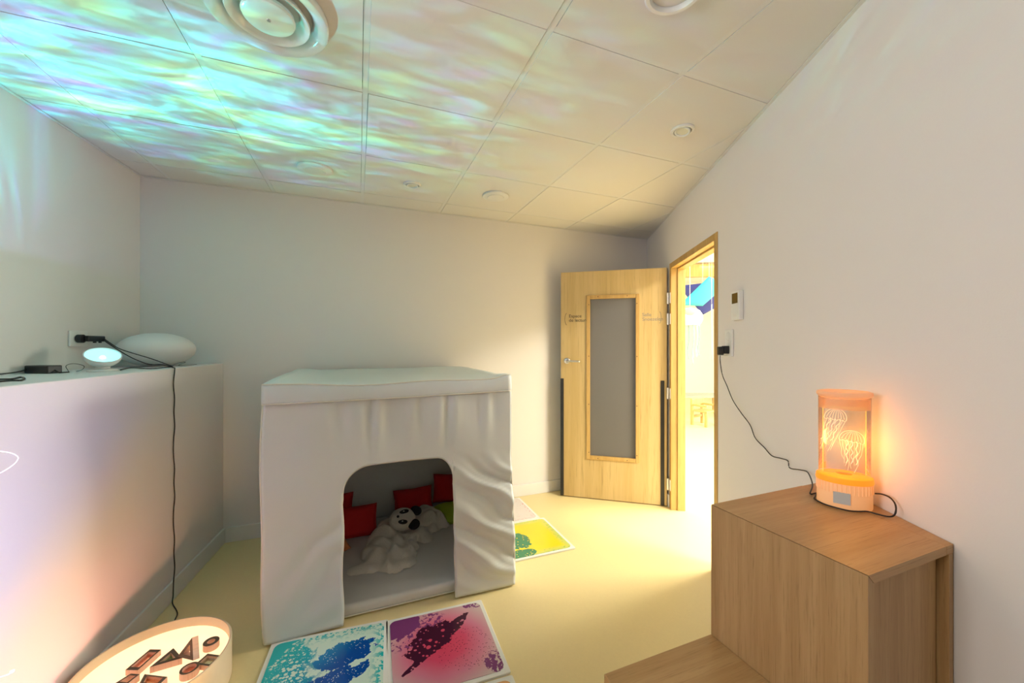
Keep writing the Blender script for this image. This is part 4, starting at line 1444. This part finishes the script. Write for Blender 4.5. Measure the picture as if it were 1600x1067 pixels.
# power brick
bp = Vector((-1.338, 2.43, LT))
br = thing('power_brick', bp, 'black power adapter brick lying on the ledge', 'power adapter', rz=-0.55)
MBk = Matrix.Translation(bp) @ Matrix.Rotation(-0.50, 4, 'Z')
box('brick_body', -0.062, 0.062, -0.027, 0.027, 0, 0.036, M_BLACK, br, 0.004, MBk)
box('inlet', -0.074, -0.0625, -0.012, 0.012, 0.006, 0.026, M_BLACK, br, 0.002, MBk)
tg = [MBk @ Vector((0.062, 0, 0.014)), MBk @ Vector((0.10, 0.004, 0.004)), Vector((-1.25, 2.44, LT + 0.003)), Vector((pp.x - 0.06, pp.y - 0.055, LT + 0.003)), Vector((pp.x - 0.045, pp.y - 0.066, LT + 0.012))]
tag(tube('adapter_cord', [MBk @ Vector((0.062, 0, 0.014)), MBk @ Vector((0.085, 0.0, 0.004)), Vector((-1.262, 2.400, LT + 0.003)), Vector((-1.249, 2.425, LT + 0.003))], 0.003, M_CORD, None, 6, 6), 'short black cord between the power brick and the projector', 'cord')
tag(tube('mains_cord', [MBk @ Vector((-0.077, 0, 0.014)), MBk @ Vector((-0.10, 0.012, 0.02)), Vector((lx(2.30) + 0.06, 2.33, LT + 0.012)), Vector((lx(2.2) + 0.03, 2.2, LT + 0.004)), Vector((lx(2.05) + 0.06, 2.05, LT + 0.004)), Vector((lx(1.9) + 0.12, 1.85, LT + 0.004))], 0.003, M_CORD, None, 6, 6), 'black cord running along the ledge away from the power brick', 'cord')
PL = [onz(px, py, LT + 0.003) for (px, py) in ((-60, 598), (-10, 593), (18, 592), (32, 589), (38, 591), (33, 594), (18, 594.5), (-12, 597), (-60, 603))]
tag(tube('folded_cord', PL, 0.0032, M_CORD, None, 6, 6), 'folded loop of black cord lying near the ledge front edge', 'cord')

# wall socket over the ledge with a plug and two cords
sp0 = onpl(116, 529, L0, L1)
ds = Vector((L1[0] - L0[0], L1[1] - L0[1], 0)).normalized()
MS = Matrix.Translation(sp0) @ Matrix.Rotation(math.atan2(-ds.y, -ds.x), 4, 'Z')     # x towards the back wall, -y into the room
so = thing('wall_socket', sp0, 'white wall socket plate above the ledge', 'socket')
box('plate', -0.042, 0.075, -0.010, -0.0005, -0.042, 0.042, M_WPLAST, so, 0.003, MS)
for xx in (0.0, 0.045):
    lathe('outlet', [(0.017, 0.0), (0.020, 0.0016), (0.022, 0.0)], M_TRIM, so, MS @ Matrix.Translation((xx, -0.0102, 0)) @ Matrix.Rotation(math.pi / 2, 4, 'X'), 28)
pk = thing('plug_adapter', MS @ Vector((0.01, -0.012, 0)), 'long black plug in the socket above the ledge', 'plug')
lathe('plug_foot', [(0, 0), (0.022, 0), (0.022, 0.022), (0, 0.024)], M_BLACK, pk, MS @ Matrix.Translation((0.005, -0.0125, 0.0)) @ Matrix.Rotation(math.pi / 2, 4, 'X'), 28)
box('plug_body', 0.004, 0.125, -0.058, -0.036, -0.015, 0.016, M_BLACK, pk, 0.005, MS)
box('plug_lip', 0.060, 0.072, -0.050, -0.040, -0.022, -0.0152, M_BLACK, pk, 0.001, MS)
box('plug_lip', 0.100, 0.110, -0.050, -0.040, -0.022, -0.0152, M_BLACK, pk, 0.001, MS)
e0 = MS @ Vector((0.125, -0.047, -0.003))
kn = onpl(271, 573, W0, W1, 0.004)
kn = Vector((kn.x, kn.y, LT + 0.004))
top_edge = kn + Vector((0.010, 0, 0.0))
# cord to the light drum hangs down the half-height wall
DC = 2.12
HG = [e0, depth_pt(170, 537, DC), depth_pt(195, 553, DC), depth_pt(215, 563, DC), depth_pt(235, 569.5, DC), depth_pt(255, 570, 2.13), kn, onpl(273, 577, W0, W1, 0.006)]
for k, py in enumerate(range(600, 920, 22)):
    HG.append(onpl(272 + (-1.0, 0.7, -0.2, 1.0, -0.8)[k % 5] * 1.0, py, W0, W1, 0.006 if py < 880 else 0.020))
HG.append(onpl(270.5, 930, W0, W1, 0.020))
q0 = HG[-1]
HG += [Vector((q0.x + 0.005, q0.y - 0.02, 0.004)), Vector((q0.x + 0.06, q0.y - 0.12, 0.004)), onz(271, 975, 0.004), dc + Vector((-0.05, 0.245, 0.004))]
tag(tube('drum_cord', HG, 0.0028, M_CORD, None, 5, 6), 'black cord hanging down the half-height wall to the light drum', 'cord')
HG2 = [e0 + Vector((0, 0, 0.008)), depth_pt(172, 536, DC), depth_pt(186, 544.5, DC - 0.01), depth_pt(205, 551, DC - 0.02), depth_pt(235, 560, DC - 0.02), depth_pt(255, 567, DC - 0.01), kn + Vector((-0.006, 0.008, 0.005)),
       onz(262, 573.5, LT + 0.003), onz(235, 576, LT + 0.003), onz(205, 574.5, LT + 0.003), Vector((pp.x + 0.062, pp.y + 0.01, LT + 0.004))]
tag(tube('projector_cord', HG2, 0.0026, M_CORD, None, 6, 6), 'black cord from the ledge plug looping round to the projector', 'cord')
wire = onz(275, 571, LT + 0.003)
tag(tube('thin_wire', [kn + Vector((-0.05, 0.09, 0)), kn + Vector((-0.03, 0.13, 0.018)), kn + Vector((0.0, 0.16, 0.024)), kn + Vector((-0.012, 0.10, 0.008)), kn + Vector((0.0, 0.22, 0.004)), kn + Vector((0.008, 0.30, 0.003))], 0.0011, M_CORD, None, 6, 5), 'very thin loose wire curling on the ledge by the cord bend', 'wire')
tag(tube('thin_wire', [Vector((-1.262, 2.45, LT + 0.003)), Vector((-1.275, 2.455, LT + 0.03)), Vector((-1.262, 2.48, LT + 0.040)), Vector((-1.235, 2.50, LT + 0.028)), Vector((-1.225, 2.47, LT + 0.012)), Vector((-1.245, 2.468, LT + 0.003))], 0.0012, M_CORD, None, 6, 5), 'thin grey wire arching up between brick and projector', 'wire')

# ================================================================== COLOUR LAMP COLUMN AND FIBRES (left of the frame)
bc = Vector((-0.30, 0.95, 0))
bub = thing('colour_wash_light', bc, 'low black floor light bar with pink, peach and lavender spot heads', 'lamp')
box('light_bar', bc.x - 0.20, bc.x + 0.20, bc.y - 0.03, bc.y + 0.03, 0.0, 0.035, M_BLACK, bub, 0.004)
for k, (dx, aim, c_, pw, sz) in enumerate(((-0.14, (-1.04, 1.72, 0.15), (1.0, 0.25, 0.36), 27, 50), (0.0, (-0.98, 2.16, 0.42), (1.0, 0.50, 0.16), 20, 42), (0.14, (-1.06, 1.50, 1.00), (0.42, 0.34, 1.0), 30, 62))):
    hp = Vector((bc.x + dx, bc.y, 0.085))
    dr = (Vector(aim) - hp).normalized()
    Mh = Matrix.Translation(hp) @ dr.to_track_quat('Z', 'Y').to_matrix().to_4x4()
    hd = lathe('spot_head', [(0, -0.045), (0.028, -0.045), (0.036, -0.02), (0.038, 0.018), (0.033, 0.018), (0.030, -0.008), (0, -0.008)], M_BLACK, bub, Mh, 32)
    lathe('lens', [(0, -0.0045), (0.022, -0.0055), (0.0298, -0.0075)], emis('wash_lens_%d' % k, c_, 2.0), hd, Mh, 24)
    tube('bracket', [Vector((hp.x, hp.y, 0.035)), Vector((hp.x, hp.y, 0.055))], 0.006, M_BLACK, bub, 1, 8)
    wd = bpy.data.lights.new('colour_wash_beam', 'SPOT')
    wd.energy = pw
    wd.color = c_
    wd.spot_size = math.radians(sz)
    wd.spot_blend = 1.0
    wd.shadow_soft_size = 0.025
    wo = bpy.data.objects.new('colour_wash_beam', wd)
    COL.objects.link(wo)
    wo.location = hp + dr * 0.022
    wo.rotation_euler = (-dr).to_track_quat('Z', 'Y').to_euler()
    setpar(wo, bub)
M_FIB = emis('glowing_fibre', (0.90, 0.80, 1.0), 0.6)
W0o = W0
P = [onpl(px, py, W0, W1, 0.10) for (px, py) in ((-70, 700), (-30, 702), (0, 705), (18, 708), (28, 714), (25, 722), (14, 731), (0, 739), (-30, 752), (-70, 770))]
tag(tube('optical_fibre', P, 0.0012, M_FIB, None, 6, 6), 'thin glowing white optical fibre bent in a loop before the half-height wall', 'fibre')
P = [onpl(px, py, W0, W1, 0.14) for (px, py) in ((-80, 1100), (-30, 1072), (0, 1058), (12, 1054), (19, 1049))]
fb = thing('optical_fibre', P[-1], 'thin glowing white optical fibre with a bright tip low by the half-height wall', 'fibre')
tube('strand', P, 0.0012, M_FIB, fb, 6, 6)
lathe('tip', [(0, -0.004), (0.004, -0.002), (0.0045, 0.002), (0, 0.0045)], M_FIB, fb, Matrix.Translation(P[-1]), 12)

# ================================================================== CEILING FITTINGS
M_GLOSSW = plain('glossy_white_enamel', (0.80, 0.80, 0.79), 0.12)


def cfit(name, loc, label, cat): return thing(name, (loc[0], loc[1], CE), label, cat), Matrix.Translation((loc[0], loc[1], CE))


df, Mx = cfit('air_diffuser', (-0.274, 1.472), 'large round white air diffuser with nested rings in the ceiling', 'air vent')
lathe('outer_ring', [(0.170, 0.0), (0.178, -0.010), (0.179, -0.028), (0.176, -0.034), (0.170, -0.036), (0.146, -0.030), (0.131, -0.014), (0.128, 0.0), (0.126, 0.05)], M_GLOSSW, df, Mx, 80)
lathe('middle_ring', [(0.086, 0.05), (0.088, -0.002), (0.094, -0.010), (0.108, -0.032), (0.119, -0.038), (0.1215, -0.034), (0.112, -0.016), (0.096, 0.0), (0.092, 0.05)], M_GLOSSW, df, Mx, 72)
lathe('centre_disc', [(0, -0.042), (0.064, -0.041), (0.074, -0.038), (0.078, -0.032), (0.076, -0.022), (0.05, 0.0), (0.03, 0.05)], M_GLOSSW, df, Mx, 64)
lathe('screw', [(0, -0.0445), (0.006, -0.044), (0.007, -0.0421)], M_METAL, df, Mx, 16)
for k in range(3):
    a = 2.1 * k
    box('strut', 0.03, 0.13, -0.004, 0.004, 0.025, 0.03, M_BAR, df, 0, Mx @ Matrix.Rotation(a, 4, 'Z'))
sm_, Mx = cfit('ceiling_speaker', (0.905, 0.918), 'round white ceiling fitting with a thick raised rim near the bench', 'ceiling fitting')
lathe('rim', [(0.093, 0.0), (0.0915, -0.016), (0.086, -0.021), (0.076, -0.020), (0.072, -0.012), (0.072, -0.004)], M_WPLAST, sm_, Mx, 64)
lathe('grille', [(0, -0.008), (0.050, -0.0075), (0.0715, -0.005)], M_TILE, sm_, Mx, 56)
for (x, y, r, lab) in ((-0.255, 2.712, 0.100, 'flat round white disc on the ceiling between diffuser and back wall'), (0.945, 2.708, 0.096, 'flat round white disc on the ceiling above the tent edge')):
    fx, Mx = cfit('ceiling_disc', (x, y), lab, 'ceiling fitting')
    lathe('disc', [(0, -0.016), (r * 0.72, -0.016), (r * 0.80, -0.013), (r * 0.97, -0.012), (r, -0.009), (r, 0.0)], M_WPLAST, fx, Mx, 56)
    lathe('cover', [(0, -0.020), (r * 0.62, -0.0195), (r * 0.66, -0.0162)], M_WPLAST, fx, Mx, 48)
for (x, y, r, tl, lab) in ((0.343, 2.730, 0.058, 0.0, 'small unlit recessed spotlight in the ceiling above the tent'), (1.548, 1.525, 0.058, 0.25, 'small unlit recessed spotlight in the ceiling near the doorway')):
    fx, Mx = cfit('recessed_spotlight', (x, y), lab, 'spotlight')
    lathe('trim_ring', [(r, 0.0), (r, -0.006), (r * 0.94, -0.010), (r * 0.78, -0.010), (r * 0.74, -0.006), (r * 0.74, 0.0)], M_WPLAST, fx, Mx, 48)
    Mt = Mx @ Matrix.Translation((0, 0, -0.004)) @ Matrix.Rotation(tl, 4, 'Y')
    lathe('gimbal', [(r * 0.66, 0.003), (r * 0.67, -0.008), (r * 0.60, -0.011), (r * 0.52, -0.009), (r * 0.50, -0.004)], M_WPLAST, fx, Mt, 40)
    lathe('bulb', [(0, -0.006), (r * 0.3, -0.0065), (r * 0.505, -0.0045)], plain('frosted_bulb', (0.75, 0.72, 0.6), 0.3), fx, Mt, 32)
